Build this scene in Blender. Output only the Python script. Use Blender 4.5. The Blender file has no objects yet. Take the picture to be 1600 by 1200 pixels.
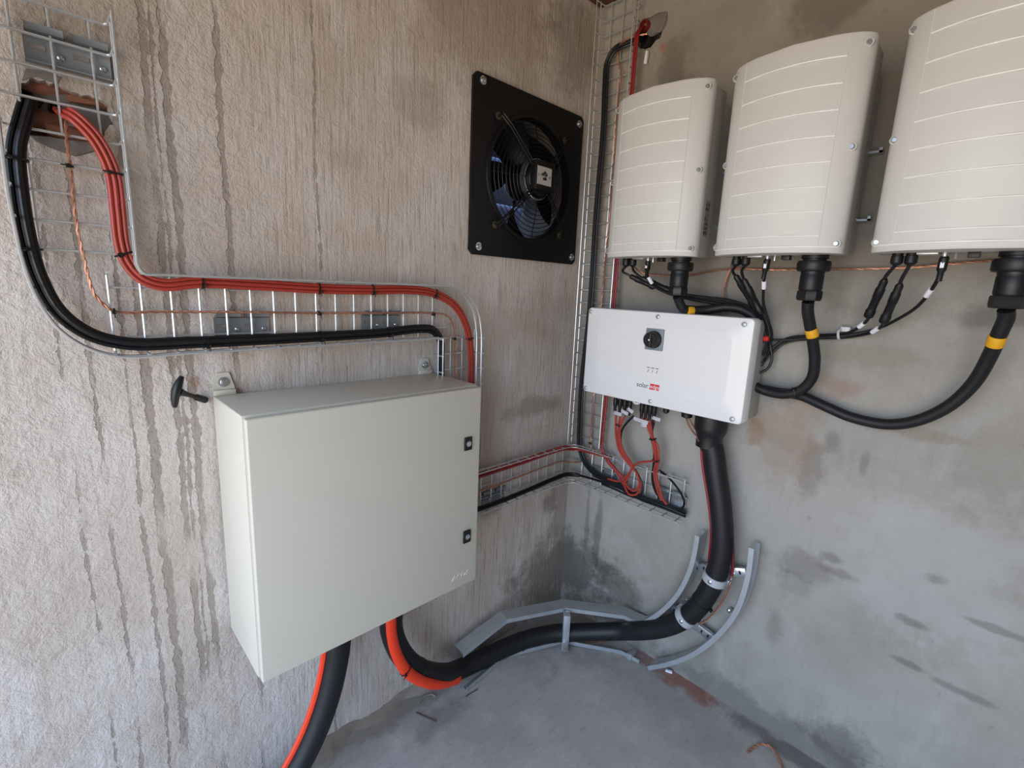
import bpy, bmesh, math, random
from mathutils import Vector, Matrix
rnd = random.Random(7)
SC = bpy.context.scene
COL = SC.collection

# ------------------------------------------------------------------ camera, sky, exposure
cam_d = bpy.data.cameras.new('camera'); cam_d.sensor_width = 36.0; cam_d.lens = 16.989
cam_d.clip_start = 0.02
cam = bpy.data.objects.new('camera', cam_d); COL.objects.link(cam)
_R = [[0.720712, -0.691962, 0.041981], [0.102623, 0.166385, 0.980706], [0.685597, 0.702498, -0.190927]]
cam.matrix_world = Matrix(((_R[0][0], _R[1][0], -_R[2][0], 0), (_R[0][1], _R[1][1], -_R[2][1], 0),
                           (_R[0][2], _R[1][2], -_R[2][2], 0), (0, 0, 0, 1)))
cam.location = (-1.6377, -1.2874, 1.4358)
SC.camera = cam
SC.view_settings.view_transform = 'Standard'
SC.view_settings.look = 'None'
SC.view_settings.gamma = 1.0
SC.view_settings.use_curve_mapping = False
SC.view_settings.exposure = 0.0
SKY_STRENGTH = 6.6
w = bpy.data.worlds.new('sky'); SC.world = w; w.use_nodes = True
nt = w.node_tree; nt.nodes.clear()
wo = nt.nodes.new('ShaderNodeOutputWorld'); bg = nt.nodes.new('ShaderNodeBackground')
tc = nt.nodes.new('ShaderNodeTexCoord'); sx = nt.nodes.new('ShaderNodeSeparateXYZ')
mr = nt.nodes.new('ShaderNodeMapRange'); mr.inputs[1].default_value = -1; mr.inputs[2].default_value = 1
cr = nt.nodes.new('ShaderNodeValToRGB')
els = cr.color_ramp.elements
els[0].position = 0.0; els[0].color = (0.58, 0.48, 0.36, 1)
els[1].position = 1.0; els[1].color = (0.30, 0.50, 0.95, 1)
for pos, c in ((0.485, (0.66, 0.56, 0.45, 1)), (0.515, (0.62, 0.79, 1.0, 1)), (0.7, (0.48, 0.68, 1.0, 1))):
    e = els.new(pos); e.color = c
nt.links.new(tc.outputs['Generated'], sx.inputs[0]); nt.links.new(sx.outputs['Z'], mr.inputs[0])
nt.links.new(mr.outputs[0], cr.inputs[0]); nt.links.new(cr.outputs[0], bg.inputs['Color'])
bg.inputs['Strength'].default_value = SKY_STRENGTH
nt.links.new(bg.outputs[0], wo.inputs[0])
# the room: walls at y=0 (left) and x=0 (right), open doorway in the rear wall at x=XR
XR, YF, ZC = -2.75, -2.6, 2.62
DOOR = (-2.45, -0.12, 0.0, 2.25)            # y0, y1, z0, z1 of the doorway
def portal(name, loc, rot, sx_, sy_):
    l = bpy.data.lights.new(name, 'AREA'); l.shape = 'RECTANGLE'; l.size = sx_; l.size_y = sy_
    l.cycles.is_portal = True
    o = bpy.data.objects.new(name, l); o.location = loc; o.rotation_euler = rot; COL.objects.link(o)
# a sampling portal only: it gives off no light of its own, the sky does
portal('sky_portal', (XR - 0.1, (DOOR[0] + DOOR[1]) / 2, (DOOR[2] + DOOR[3]) / 2), (0, -math.pi / 2, 0), DOOR[3] - DOOR[2], DOOR[1] - DOOR[0])

# ------------------------------------------------------------------ materials
def lin(c):
    c = c.lstrip('#'); out = []
    for i in (0, 2, 4):
        v = int(c[i:i + 2], 16) / 255
        out.append(v / 12.92 if v <= 0.04045 else ((v + 0.055) / 1.055) ** 2.4)
    return tuple(out) + (1.0,)
MATS = {}
def mat(name, col, rough=0.5, metal=0.0, var=0.06, scale=30.0, bump=0.0, bscale=200.0, spec=0.5, coat=0.0):
    if name in MATS: return MATS[name]
    m = bpy.data.materials.new(name); m.use_nodes = True; MATS[name] = m
    t = m.node_tree; b = t.nodes['Principled BSDF']
    c = lin(col)
    n = t.nodes.new('ShaderNodeTexNoise'); n.inputs['Scale'].default_value = scale; n.inputs['Detail'].default_value = 3
    x = t.nodes.new('ShaderNodeTexCoord'); t.links.new(x.outputs['Object'], n.inputs['Vector'])
    r = t.nodes.new('ShaderNodeMixRGB'); r.blend_type = 'MIX'
    r.inputs[1].default_value = tuple(v * (1 - var) for v in c[:3]) + (1,)
    r.inputs[2].default_value = tuple(min(1, v * (1 + var)) for v in c[:3]) + (1,)
    t.links.new(n.outputs['Fac'], r.inputs[0]); t.links.new(r.outputs[0], b.inputs['Base Color'])
    b.inputs['Roughness'].default_value = rough; b.inputs['Metallic'].default_value = metal
    b.inputs['Specular IOR Level'].default_value = spec
    if coat: b.inputs['Coat Weight'].default_value = coat; b.inputs['Coat Roughness'].default_value = 0.15
    if bump:
        n2 = t.nodes.new('ShaderNodeTexNoise'); n2.inputs['Scale'].default_value = bscale
        t.links.new(x.outputs['Object'], n2.inputs['Vector'])
        bp = t.nodes.new('ShaderNodeBump'); bp.inputs['Strength'].default_value = bump; bp.inputs['Distance'].default_value = 0.002
        t.links.new(n2.outputs['Fac'], bp.inputs['Height']); t.links.new(bp.outputs[0], b.inputs['Normal'])
    return m

class NG:
    """tiny node-graph helper"""
    def __init__(s, name):
        s.m = bpy.data.materials.new(name); s.m.use_nodes = True; s.t = s.m.node_tree
        s.b = s.t.nodes['Principled BSDF']
        s.x = s.t.nodes.new('ShaderNodeTexCoord').outputs['Object']
        sp = s.t.nodes.new('ShaderNodeSeparateXYZ'); s.t.links.new(s.x, sp.inputs[0]); s.X, s.Y, s.Z = sp.outputs
    def math(s, op, a, b=0.0, c=None, clamp=False):
        n = s.t.nodes.new('ShaderNodeMath'); n.operation = op; n.use_clamp = clamp
        for i, v in enumerate((a, b, c)):
            if v is None: continue
            if isinstance(v, (int, float)): n.inputs[i].default_value = v
            else: s.t.links.new(v, n.inputs[i])
        return n.outputs[0]
    def noise(s, sc, detail=4, rough=0.55, stretch=(1, 1, 1), off=(0, 0, 0), dist=0.0):
        mp = s.t.nodes.new('ShaderNodeMapping'); mp.inputs['Scale'].default_value = stretch; mp.inputs['Location'].default_value = off
        s.t.links.new(s.x, mp.inputs[0])
        n = s.t.nodes.new('ShaderNodeTexNoise'); n.inputs['Scale'].default_value = sc; n.inputs['Detail'].default_value = detail
        n.inputs['Roughness'].default_value = rough; n.inputs['Distortion'].default_value = dist
        s.t.links.new(mp.outputs[0], n.inputs['Vector']); return n.outputs['Fac']
    def ramp(s, v, lo, hi, a=0.0, b=1.0):
        n = s.t.nodes.new('ShaderNodeMapRange'); n.interpolation_type = 'SMOOTHSTEP'
        for i, q in enumerate((lo, hi, a, b)): n.inputs[i + 1].default_value = q
        s.t.links.new(v, n.inputs[0]); return n.outputs[0]
    def mix(s, f, a, b):
        n = s.t.nodes.new('ShaderNodeMixRGB')
        for i, v in enumerate((f, a, b)):
            if isinstance(v, tuple): n.inputs[i].default_value = v
            elif isinstance(v, (int, float)): n.inputs[i].default_value = v
            else: s.t.links.new(v, n.inputs[i])
        return n.outputs[0]
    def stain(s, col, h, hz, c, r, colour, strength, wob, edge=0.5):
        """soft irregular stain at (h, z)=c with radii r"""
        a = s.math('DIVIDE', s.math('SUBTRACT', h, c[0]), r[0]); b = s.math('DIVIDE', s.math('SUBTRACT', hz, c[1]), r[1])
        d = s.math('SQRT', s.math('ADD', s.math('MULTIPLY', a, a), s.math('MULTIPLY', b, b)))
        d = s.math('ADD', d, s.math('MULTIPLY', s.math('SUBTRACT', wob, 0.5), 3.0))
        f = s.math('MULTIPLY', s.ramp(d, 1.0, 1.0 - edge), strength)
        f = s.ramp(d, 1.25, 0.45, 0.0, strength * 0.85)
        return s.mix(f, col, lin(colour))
    def done(s, col, rough, h=None, strength=1.0, dist=0.004, spec=0.3):
        s.t.links.new(col, s.b.inputs['Base Color']); s.b.inputs['Specular IOR Level'].default_value = spec
        if isinstance(rough, (int, float)): s.b.inputs['Roughness'].default_value = rough
        else: s.t.links.new(rough, s.b.inputs['Roughness'])
        if h is not None:
            bp = s.t.nodes.new('ShaderNodeBump'); bp.inputs['Strength'].default_value = strength; bp.inputs['Distance'].default_value = dist
            s.t.links.new(h, bp.inputs['Height']); s.t.links.new(bp.outputs[0], s.b.inputs['Normal'])
        return s.m

def m_wall_left():
    g = NG('brushed_render')
    big = g.noise(2.2, 5, 0.6); med = g.noise(3.0, 5, 0.6, (3.0, 3.0, 0.9)); fine = g.noise(1.0, 5, 0.68, (105, 105, 6), dist=0.12)
    grain = g.noise(130, 4, 0.65); lumps = g.noise(30, 6, 0.70, (1.0, 1, 1.0), dist=0.25)
    rough_side = g.ramp(g.X, -1.05, -1.45)
    col = g.mix(g.ramp(big, 0.3, 0.7), lin('#bfb0a1'), lin('#d4cac1'))
    col = g.mix(g.ramp(med, 0.45, 0.72, 0, 0.6), col, lin('#dfd8d4'))
    col = g.mix(g.math('MULTIPLY', g.ramp(fine, 0.50, 0.30), g.ramp(rough_side, 0, 1, 0.62, 0.2)), col, lin('#8f7f72'))
    col = g.mix(g.ramp(lumps, 0.56, 0.70, 0, 0.30), col, lin('#94877b'))
    col = g.mix(g.ramp(grain, 0.60, 0.74, 0, 0.25), col, lin('#84776b'))
    # runs of grey cement water
    wig = g.noise(1.0, 2, 0.5, (.4, 1, 3.0), (3, 0, 0)); wid = g.noise(1.0, 5, 0.7, (30, 1, 30), (0, 5, 0)); run = g.noise(1.0, 4, 0.6, (9, 1, 2.2), (7, 2, 0))
    xx = g.math('ADD', g.X, g.math('MULTIPLY', g.math('SUBTRACT', wig, 0.5), 0.028))
    total = None
    for x0, wd in ((-1.575, .004), (-1.487, .008), (-1.438, .006), (-1.405, .007), (-1.425, .003), (-1.308, .006), (-1.62, .002), (-1.52, .003), (-1.10, .0025)):
        d = g.math('ABSOLUTE', g.math('SUBTRACT', xx, x0))
        d = g.math('ADD', d, g.math('MULTIPLY', g.math('SUBTRACT', wid, 0.5), 0.030))
        f = g.ramp(d, wd * 1.3, wd * 0.8)
        total = f if total is None else g.math('MAXIMUM', total, f)
    total = g.math('MULTIPLY', total, g.ramp(run, 0.40, 0.52), clamp=True)
    col = g.mix(g.math('MULTIPLY', total, 0.8), col, lin('#9b8e83'))
    wob = g.noise(7.0, 8, 0.72)
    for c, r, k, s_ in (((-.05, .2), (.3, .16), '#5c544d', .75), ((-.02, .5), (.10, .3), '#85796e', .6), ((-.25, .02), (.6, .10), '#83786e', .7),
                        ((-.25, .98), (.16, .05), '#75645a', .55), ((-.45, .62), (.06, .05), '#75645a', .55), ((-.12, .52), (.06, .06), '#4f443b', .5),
                        ((-.55, 2.25), (.30, .22), '#96836f', .6), ((-.12, 2.32), (.16, .2), '#7d6d5e', .6), ((-.28, 1.35), (.22, .1), '#a08f80', .4),
                        ((-1.53, 1.95), (.16, .14), '#98897b', .55), ((-.80, 1.95), (.10, .09), '#9c8c7c', .45), ((-1.40, 1.20), (.01, .015), '#a06a3c', .6),
                        ((-1.6, 1.78), (.11, .10), '#8d7f71', .5), ((-1.05, 1.75), (.06, .05), '#a09080', .4)):
        col = g.stain(col, g.X, g.Z, c, r, k, s_, wob)
    # hairline crack and rust
    h = g.math('ADD', g.math('MULTIPLY', fine, g.ramp(rough_side, 0, 1, 0.75, 0.22)), g.math('MULTIPLY', grain, 0.4))
    h = g.math('ADD', h, g.math('MULTIPLY', lumps, g.ramp(rough_side, 0, 1, 1.0, 2.0))); h = g.math('SUBTRACT', h, g.math('MULTIPLY', total, 0.35))
    return g.done(col, 0.93, h, 0.75, 0.006)

def m_wall_right():
    g = NG('cast_concrete')
    big = g.noise(1.6, 6, 0.62, off=(4, 4, 4)); med = g.noise(5.0, 6, 0.68, (1, 1, 0.7), dist=0.8); brush = g.noise(1.0, 4, 0.6, (60, 60, 8)); hor = g.noise(1.0, 4, 0.6, (8, 8, 60))
    grain = g.noise(150, 3, 0.6); spots = g.noise(30, 4, 0.6)
    col = g.mix(g.ramp(big, 0.32, 0.68), lin('#8f897e'), lin('#a8a39b'))
    col = g.mix(g.ramp(med, 0.5, 0.75, 0, 0.5), col, lin('#b3b0aa'))
    col = g.mix(g.ramp(brush, 0.48, 0.3, 0, 0.16), col, lin('#8a837a'))
    col = g.mix(g.ramp(hor, 0.48, 0.3, 0, 0.08), col, lin('#8a837a'))
    col = g.mix(g.ramp(spots, 0.64, 0.74, 0, 0.35), col, lin('#776f66'))
    wob = g.noise(9.0, 8, 0.72, off=(2, 1, 0))
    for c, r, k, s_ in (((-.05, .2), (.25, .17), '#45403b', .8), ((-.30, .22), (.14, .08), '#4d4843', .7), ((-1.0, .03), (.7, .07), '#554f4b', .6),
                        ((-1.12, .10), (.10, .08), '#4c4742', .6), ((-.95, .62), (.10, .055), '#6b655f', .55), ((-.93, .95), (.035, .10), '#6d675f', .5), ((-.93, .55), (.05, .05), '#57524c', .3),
                        ((-.85, 1.02), (.10, .16), '#93704f', .42), ((-.60, .42), (.05, .09), '#7d776f', .5), ((-.18, .42), (.02, .2), '#4e4842', .6), ((-.12, .40), (.012, .25), '#57514a', .5),
                        ((-.90, .38), (.03, .07), '#726c64', .55), ((-1.28, 1.42), (.12, .035), '#65605a', .6), ((-1.0, 1.30), (.2, .03), '#87816f', .4),
                        ((-.33, 2.20), (.07, .10), '#57514a', .6), ((-.80, 2.24), (.12, .08), '#564f49', .55), ((-.28, 2.28), (.02, .02), '#a35346', .5), ((-.48, 2.27), (.18, .10), '#7c776c', .4),
                        ((-.97, 1.20), (.05, .03), '#95614b', .4), ((-.80, 1.17), (.06, .06), '#5f6166', .4), ((-1.25, .75), (.2, .25), '#b4b3b0', .5), ((-1.0, 1.75), (.25, .35), '#857e74', .6), ((-.5, 1.45), (.4, .12), '#7c776f', .5),
                        ((-.7, 1.0), (.35, .04), '#8a8377', .35),
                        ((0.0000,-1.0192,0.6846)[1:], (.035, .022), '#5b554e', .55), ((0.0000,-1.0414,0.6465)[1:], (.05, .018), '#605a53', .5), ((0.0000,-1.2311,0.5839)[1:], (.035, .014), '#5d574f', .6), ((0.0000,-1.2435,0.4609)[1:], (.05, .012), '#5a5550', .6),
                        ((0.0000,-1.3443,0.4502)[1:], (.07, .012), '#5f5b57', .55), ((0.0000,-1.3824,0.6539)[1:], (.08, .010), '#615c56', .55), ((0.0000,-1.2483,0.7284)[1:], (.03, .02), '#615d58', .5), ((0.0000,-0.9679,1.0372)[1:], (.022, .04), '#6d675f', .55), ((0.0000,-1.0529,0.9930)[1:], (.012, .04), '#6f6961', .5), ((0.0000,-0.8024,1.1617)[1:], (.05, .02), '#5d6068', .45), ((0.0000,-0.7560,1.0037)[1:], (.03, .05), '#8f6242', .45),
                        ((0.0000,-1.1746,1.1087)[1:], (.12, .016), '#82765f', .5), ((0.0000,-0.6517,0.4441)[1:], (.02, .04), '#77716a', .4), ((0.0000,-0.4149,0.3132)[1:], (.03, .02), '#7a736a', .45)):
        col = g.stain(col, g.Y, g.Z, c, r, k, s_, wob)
    h = g.math('ADD', g.math('MULTIPLY', brush, 0.5), g.math('MULTIPLY', grain, 0.3)); h = g.math('ADD', h, g.math('MULTIPLY', spots, 0.6)); h = g.math('ADD', h, g.math('MULTIPLY', hor, 0.4))
    return g.done(col, 0.9, h, 0.6, 0.004)

def m_floor():
    g = NG('dusty_floor_concrete')
    big = g.noise(1.8, 6, 0.62); med = g.noise(9, 5, 0.6); grain = g.noise(220, 3, 0.6); scr = g.noise(1.0, 3, 0.6, (14, 60, 1), dist=0.3)
    col = g.mix(g.ramp(big, 0.3, 0.7), lin('#aaa39b'), lin('#c2bbb4'))
    col = g.mix(g.ramp(med, 0.5, 0.75, 0, 0.45), col, lin('#d0cac4'))
    col = g.mix(g.ramp(scr, 0.5, 0.3, 0, 0.25), col, lin('#8d867f'))
    wob = g.noise(8.0, 5, 0.65, off=(5, 1, 0))
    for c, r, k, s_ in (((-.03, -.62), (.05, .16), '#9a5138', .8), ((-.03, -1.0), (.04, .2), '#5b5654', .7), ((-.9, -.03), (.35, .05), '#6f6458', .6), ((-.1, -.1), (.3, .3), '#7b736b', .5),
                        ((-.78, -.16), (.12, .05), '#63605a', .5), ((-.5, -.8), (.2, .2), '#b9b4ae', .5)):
        col = g.stain(col, g.X, g.Y, c, r, k, s_, wob)
    h = g.math('ADD', g.math('MULTIPLY', med, 0.7), g.math('MULTIPLY', grain, 0.3))
    return g.done(col, 0.85, h, 0.5, 0.004)

M_WL, M_WR, M_FL = m_wall_left(), m_wall_right(), m_floor()
M_CEIL = mat('ceiling_boards', '#6d5a4b', 0.9, bump=0.4, bscale=40)
M_RUST = mat('rusty_timber', '#6a3a26', 0.85, var=0.3, scale=14, bump=0.6, bscale=60)
M_PLAIN = mat('plain_render', '#a1978c', 0.9, var=0.12, scale=4, bump=0.3)
M_GALV = mat('galvanised_wire', '#d6dadb', 0.40, 0.75, 0.12, 60)
M_ZINC = mat('zinc_plate', '#bcc1c4', 0.38, 0.6, 0.18, 25)
M_BRK = mat('bracket_zinc', '#8c9194', 0.45, 0.6, 0.15, 25)
M_BRIGHT = mat('bright_zinc', '#c9ced3', 0.25, 0.9, 0.1, 40)
M_CAB = mat('cabinet_paint', '#cfcabb', 0.38, var=0.015, scale=8, bump=0.05, bscale=700)
M_BLK = mat('black_sheath', '#17181b', 0.42, var=0.15, scale=15, spec=0.4)
M_BLKR = mat('black_rubber', '#1a1a1c', 0.5, var=0.15, scale=15, spec=0.4)
M_BLKP = mat('black_plastic', '#121315', 0.45, var=0.1)
M_RED = mat('red_sheath', '#a63a2d', 0.45, var=0.10, scale=12)
M_DRED = mat('dark_red_sheath', '#8e2226', 0.45, var=0.1, scale=12)
M_ORG = mat('orange_sheath', '#f2401c', 0.45, var=0.06, scale=12)
M_COP = mat('bare_copper', '#c58f77', 0.45, 0.7, 0.2, 90)
M_WHT = mat('white_powder_coat', '#cfcdc8', 0.45, var=0.012, scale=6, bump=0.04, bscale=900)
M_RIB = mat('white_rib_highlight', '#f3f2ee', 0.3, var=0.01, scale=6)  # cover white made lighter: the bright highlight along the ribs is painted in
M_WHTG = mat('white_gloss_cover', '#e9e7e6', 0.22, var=0.01, scale=6)
M_GREY = mat('grey_inverter_body', '#a8a49e', 0.5, var=0.04)
M_SWPL = mat('grey_switch_plate', '#7f8890', 0.35, var=0.05)
M_YEL = mat('yellow_tape', '#e5a91c', 0.5, var=0.08)
M_PAP = mat('white_marker', '#eceaf0', 0.6, var=0.03)
M_TXT = mat('dark_print', '#3b3d42', 0.6, var=0.02)
M_REDP = mat('red_print', '#d8372f', 0.5, var=0.03)
M_GRN = mat('dark_green_print', '#26352c', 0.6, var=0.03)
M_FAN = mat('fan_black_paint', '#0d0c0e', 0.45, var=0.1, spec=0.35)
M_DUCT = mat('bare_duct_metal', '#80766c', 0.45, 0.5, 0.1, 20)
M_LOUV = mat('shutter_slat_plastic', '#aeb6cc', 0.5, var=0.05)
M_BRICK = mat('broken_brick', '#8a5b46', 0.92, var=0.25, scale=40, bump=0.8, bscale=90)
M_MORT = mat('grey_mortar', '#76706a', 0.95, var=0.2, scale=30, bump=0.8, bscale=80)
M_HOLE = mat('dark_cavity', '#1d1a18', 0.95, var=0.2)
M_DEB = mat('floor_debris', '#4a4643', 0.9, var=0.2)
M_STICK = mat('silver_sticker', '#8b8985', 0.4, var=0.03)
M_CLEAR = mat('translucent_clip', '#c9ccca', 0.35, var=0.03)

# ------------------------------------------------------------------ mesh helpers
def V3(p): return Vector(p)
def link(name, bm, m, parent=None, smooth=True, origin=None):
    """bm holds world coordinates; parts are shifted into their thing's frame"""
    bmesh.ops.recalc_face_normals(bm, faces=bm.faces[:])
    me = bpy.data.meshes.new(name); 
    off = Vector((0, 0, 0))
    if parent is None:
        if origin is None and len(bm.verts):
            xs = [v.co for v in bm.verts]
            off = Vector(((min(c.x for c in xs) + max(c.x for c in xs)) / 2, (min(c.y for c in xs) + max(c.y for c in xs)) / 2, min(c.z for c in xs)))
        elif origin is not None: off = Vector(origin)
        bmesh.ops.translate(bm, verts=bm.verts[:], vec=-off)
    else:
        w_ = Vector((0, 0, 0)); p = parent
        while p is not None: w_ += p.location; p = p.parent
        bmesh.ops.translate(bm, verts=bm.verts[:], vec=-w_)
    bm.to_mesh(me); bm.free()
    if smooth:
        for p in me.polygons: p.use_smooth = True
        me.set_sharp_from_angle(angle=math.radians(38))
    me.materials.append(m)
    o = bpy.data.objects.new(name, me); COL.objects.link(o)
    if parent is None: o.location = off
    else: o.parent = parent
    return o
def tag(o, label=None, cat=None, group=None, kind=None):
    if label: o['label'] = label
    if cat: o['category'] = cat
    if group: o['group'] = group
    if kind: o['kind'] = kind
    return o
def empty(name, loc, label, cat, group=None):
    o = bpy.data.objects.new(name, None); o.location = loc; o.empty_display_size = 0.05; COL.objects.link(o)
    return tag(o, label, cat, group)
def box(bm, x0, x1, y0, y1, z0, z1, bev=0.0, seg=2):
    r = bmesh.ops.create_cube(bm, size=1.0)
    for v in r['verts']:
        v.co = Vector(((x0 + x1) / 2 + v.co.x * (x1 - x0), (y0 + y1) / 2 + v.co.y * (y1 - y0), (z0 + z1) / 2 + v.co.z * (z1 - z0)))
    if bev:
        ed = list({e for v in r['verts'] for e in v.link_edges})
        bmesh.ops.bevel(bm, geom=ed, offset=bev, segments=seg, affect='EDGES', profile=0.5)
def obox(bm, c, ax, ay, az, sx_, sy_, sz, bev=0.0):
    """box on arbitrary axes"""
    r = bmesh.ops.create_cube(bm, size=1.0); c = V3(c); ax = V3(ax).normalized(); ay = V3(ay).normalized(); az = V3(az).normalized()
    for v in r['verts']: v.co = c + ax * v.co.x * sx_ + ay * v.co.y * sy_ + az * v.co.z * sz
    if bev:
        ed = list({e for v in r['verts'] for e in v.link_edges})
        bmesh.ops.bevel(bm, geom=ed, offset=bev, segments=2, affect='EDGES', profile=0.5)
def smooth_path(pts, sub=6):
    P = [V3(p) for p in pts]
    if len(P) < 3 or sub <= 1: return P
    out = []
    Q = [P[0] * 2 - P[1]] + P + [P[-1] * 2 - P[-2]]
    for i in range(1, len(Q) - 2):
        p0, p1, p2, p3 = Q[i - 1:i + 3]
        # centripetal Catmull-Rom
        t0 = 0.0; t1 = t0 + max((p1 - p0).length, 1e-6) ** .5; t2 = t1 + max((p2 - p1).length, 1e-6) ** .5; t3 = t2 + max((p3 - p2).length, 1e-6) ** .5
        for k in range(sub):
            t = t1 + (t2 - t1) * k / sub
            A1 = p0 * ((t1 - t) / (t1 - t0)) + p1 * ((t - t0) / (t1 - t0)); A2 = p1 * ((t2 - t) / (t2 - t1)) + p2 * ((t - t1) / (t2 - t1)); A3 = p2 * ((t3 - t) / (t3 - t2)) + p3 * ((t - t2) / (t3 - t2))
            B1 = A1 * ((t2 - t) / (t2 - t0)) + A2 * ((t - t0) / (t2 - t0)); B2 = A2 * ((t3 - t) / (t3 - t1)) + A3 * ((t - t1) / (t3 - t1))
            out.append(B1 * ((t2 - t) / (t2 - t1)) + B2 * ((t - t1) / (t2 - t1)))
    out.append(P[-1]); return out
def frames(P):
    n = len(P); T = []
    for i in range(n):
        d = P[min(i + 1, n - 1)] - P[max(i - 1, 0)]
        T.append(d.normalized() if d.length > 1e-9 else Vector((0, 0, 1)))
    a = Vector((0, 0, 1)) if abs(T[0].z) < 0.9 else Vector((1, 0, 0))
    N = [(a - T[0] * a.dot(T[0])).normalized()]
    for i in range(1, n):
        q = T[i - 1].rotation_difference(T[i]); v = q @ N[-1]; v = (v - T[i] * v.dot(T[i])).normalized(); N.append(v)
    return T, N
def tube(bm, pts, r, seg=8, sub=6, caps=True, ry=None, up=None):
    P = smooth_path(pts, sub); T, N = frames(P); rings = []
    for i, p in enumerate(P):
        n = N[i]
        if up is not None:
            u = V3(up); u = u - T[i] * u.dot(T[i])
            if u.length > 1e-5: n = u.normalized()
        b = T[i].cross(n); rr = r[i] if isinstance(r, list) else r; r2 = rr if ry is None else ry
        rings.append([bm.verts.new(p + n * math.cos(2 * math.pi * k / seg) * rr + b * math.sin(2 * math.pi * k / seg) * r2) for k in range(seg)])
    for a, b in zip(rings, rings[1:]):
        for k in range(seg): bm.faces.new((a[k], a[(k + 1) % seg], b[(k + 1) % seg], b[k]))
    if caps: bm.faces.new(rings[0][::-1]); bm.faces.new(rings[-1])
def twist(bm, pts, r, sub=6, pitch=0.035, step=0.006):
    """two-strand twisted bare wire"""
    P = smooth_path(pts, sub); S = [P[0]]
    for a, b in zip(P, P[1:]):
        k = max(1, int((b - a).length / step))
        for i in range(1, k + 1): S.append(a.lerp(b, i / k))
    T, N = frames(S); L = 0.0; ph = []
    for i, p in enumerate(S):
        if i: L += (S[i] - S[i - 1]).length
        ph.append(L / pitch * 2 * math.pi)
    for s in (0, math.pi):
        Q = [p + (N[i] * math.cos(ph[i] + s) + T[i].cross(N[i]) * math.sin(ph[i] + s)) * r * 0.5 for i, p in enumerate(S)]
        tube(bm, Q, r * 0.6, 5, 1)
def lathe(bm, o, axis, prof, seg=20):
    """prof: list of (radius, distance along axis)"""
    o = V3(o); a = V3(axis).normalized(); h = Vector((0, 0, 1)) if abs(a.z) < 0.9 else Vector((1, 0, 0))
    n = (h - a * h.dot(a)).normalized(); b = a.cross(n); rings = []
    for r, d in prof:
        rings.append([bm.verts.new(o + a * d + (n * math.cos(2 * math.pi * k / seg) + b * math.sin(2 * math.pi * k / seg)) * max(r, 1e-5)) for k in range(seg)])
    for p, q in zip(rings, rings[1:]):
        for k in range(seg): bm.faces.new((p[k], p[(k + 1) % seg], q[(k + 1) % seg], q[k]))
    bm.faces.new(rings[0][::-1]); bm.faces.new(rings[-1])
def prism(bm, poly, vec):
    """closed polygon (3D points) extruded by vec"""
    v = V3(vec); a = [bm.verts.new(V3(p)) for p in poly]; b = [bm.verts.new(V3(p) + v) for p in poly]
    bm.faces.new(a[::-1]); bm.faces.new(b); n = len(a)
    for i in range(n): bm.faces.new((a[i], a[(i + 1) % n], b[(i + 1) % n], b[i]))
def sweep(bm, prof, path, up, sub=6, closed=True):
    """prof in (side, up) plane; up fixed direction"""
    P = smooth_path(path, sub); T, _ = frames(P); u0 = V3(up); R_ = []
    for i, p in enumerate(P):
        t = T[i]; u = u0.normalized(); s = t.cross(u).normalized()
        R_.append([bm.verts.new(p + s * a + u * b) for a, b in prof])
    n = len(prof)
    for a, b in zip(R_, R_[1:]):
        for k in range(n): bm.faces.new((a[k], a[(k + 1) % n], b[(k + 1) % n], b[k]))
    bm.faces.new(R_[0][::-1]); bm.faces.new(R_[-1])
def NB(): return bmesh.new()
def text(name, s, size, loc, right, up, m, parent, ext=0.0006, align='CENTER', shear=0.0):
    cu = bpy.data.curves.new('txt', 'FONT'); cu.body = s; cu.size = size; cu.extrude = ext; cu.align_x = align; cu.align_y = 'CENTER'; cu.shear = shear; cu.resolution_u = 3
    t = bpy.data.objects.new('txt', cu); COL.objects.link(t)
    dg = bpy.context.evaluated_depsgraph_get(); me = bpy.data.meshes.new_from_object(t.evaluated_get(dg))
    bpy.data.objects.remove(t)
    r = V3(right).normalized(); u = V3(up).normalized(); n = r.cross(u)
    mw = Matrix(((r.x, u.x, n.x, loc[0]), (r.y, u.y, n.y, loc[1]), (r.z, u.z, n.z, loc[2]), (0, 0, 0, 1)))
    bm = NB(); bm.from_mesh(me); bm.transform(mw); bpy.data.meshes.remove(me); bpy.data.curves.remove(cu)
    return link(name, bm, m, parent, smooth=False)

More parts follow.
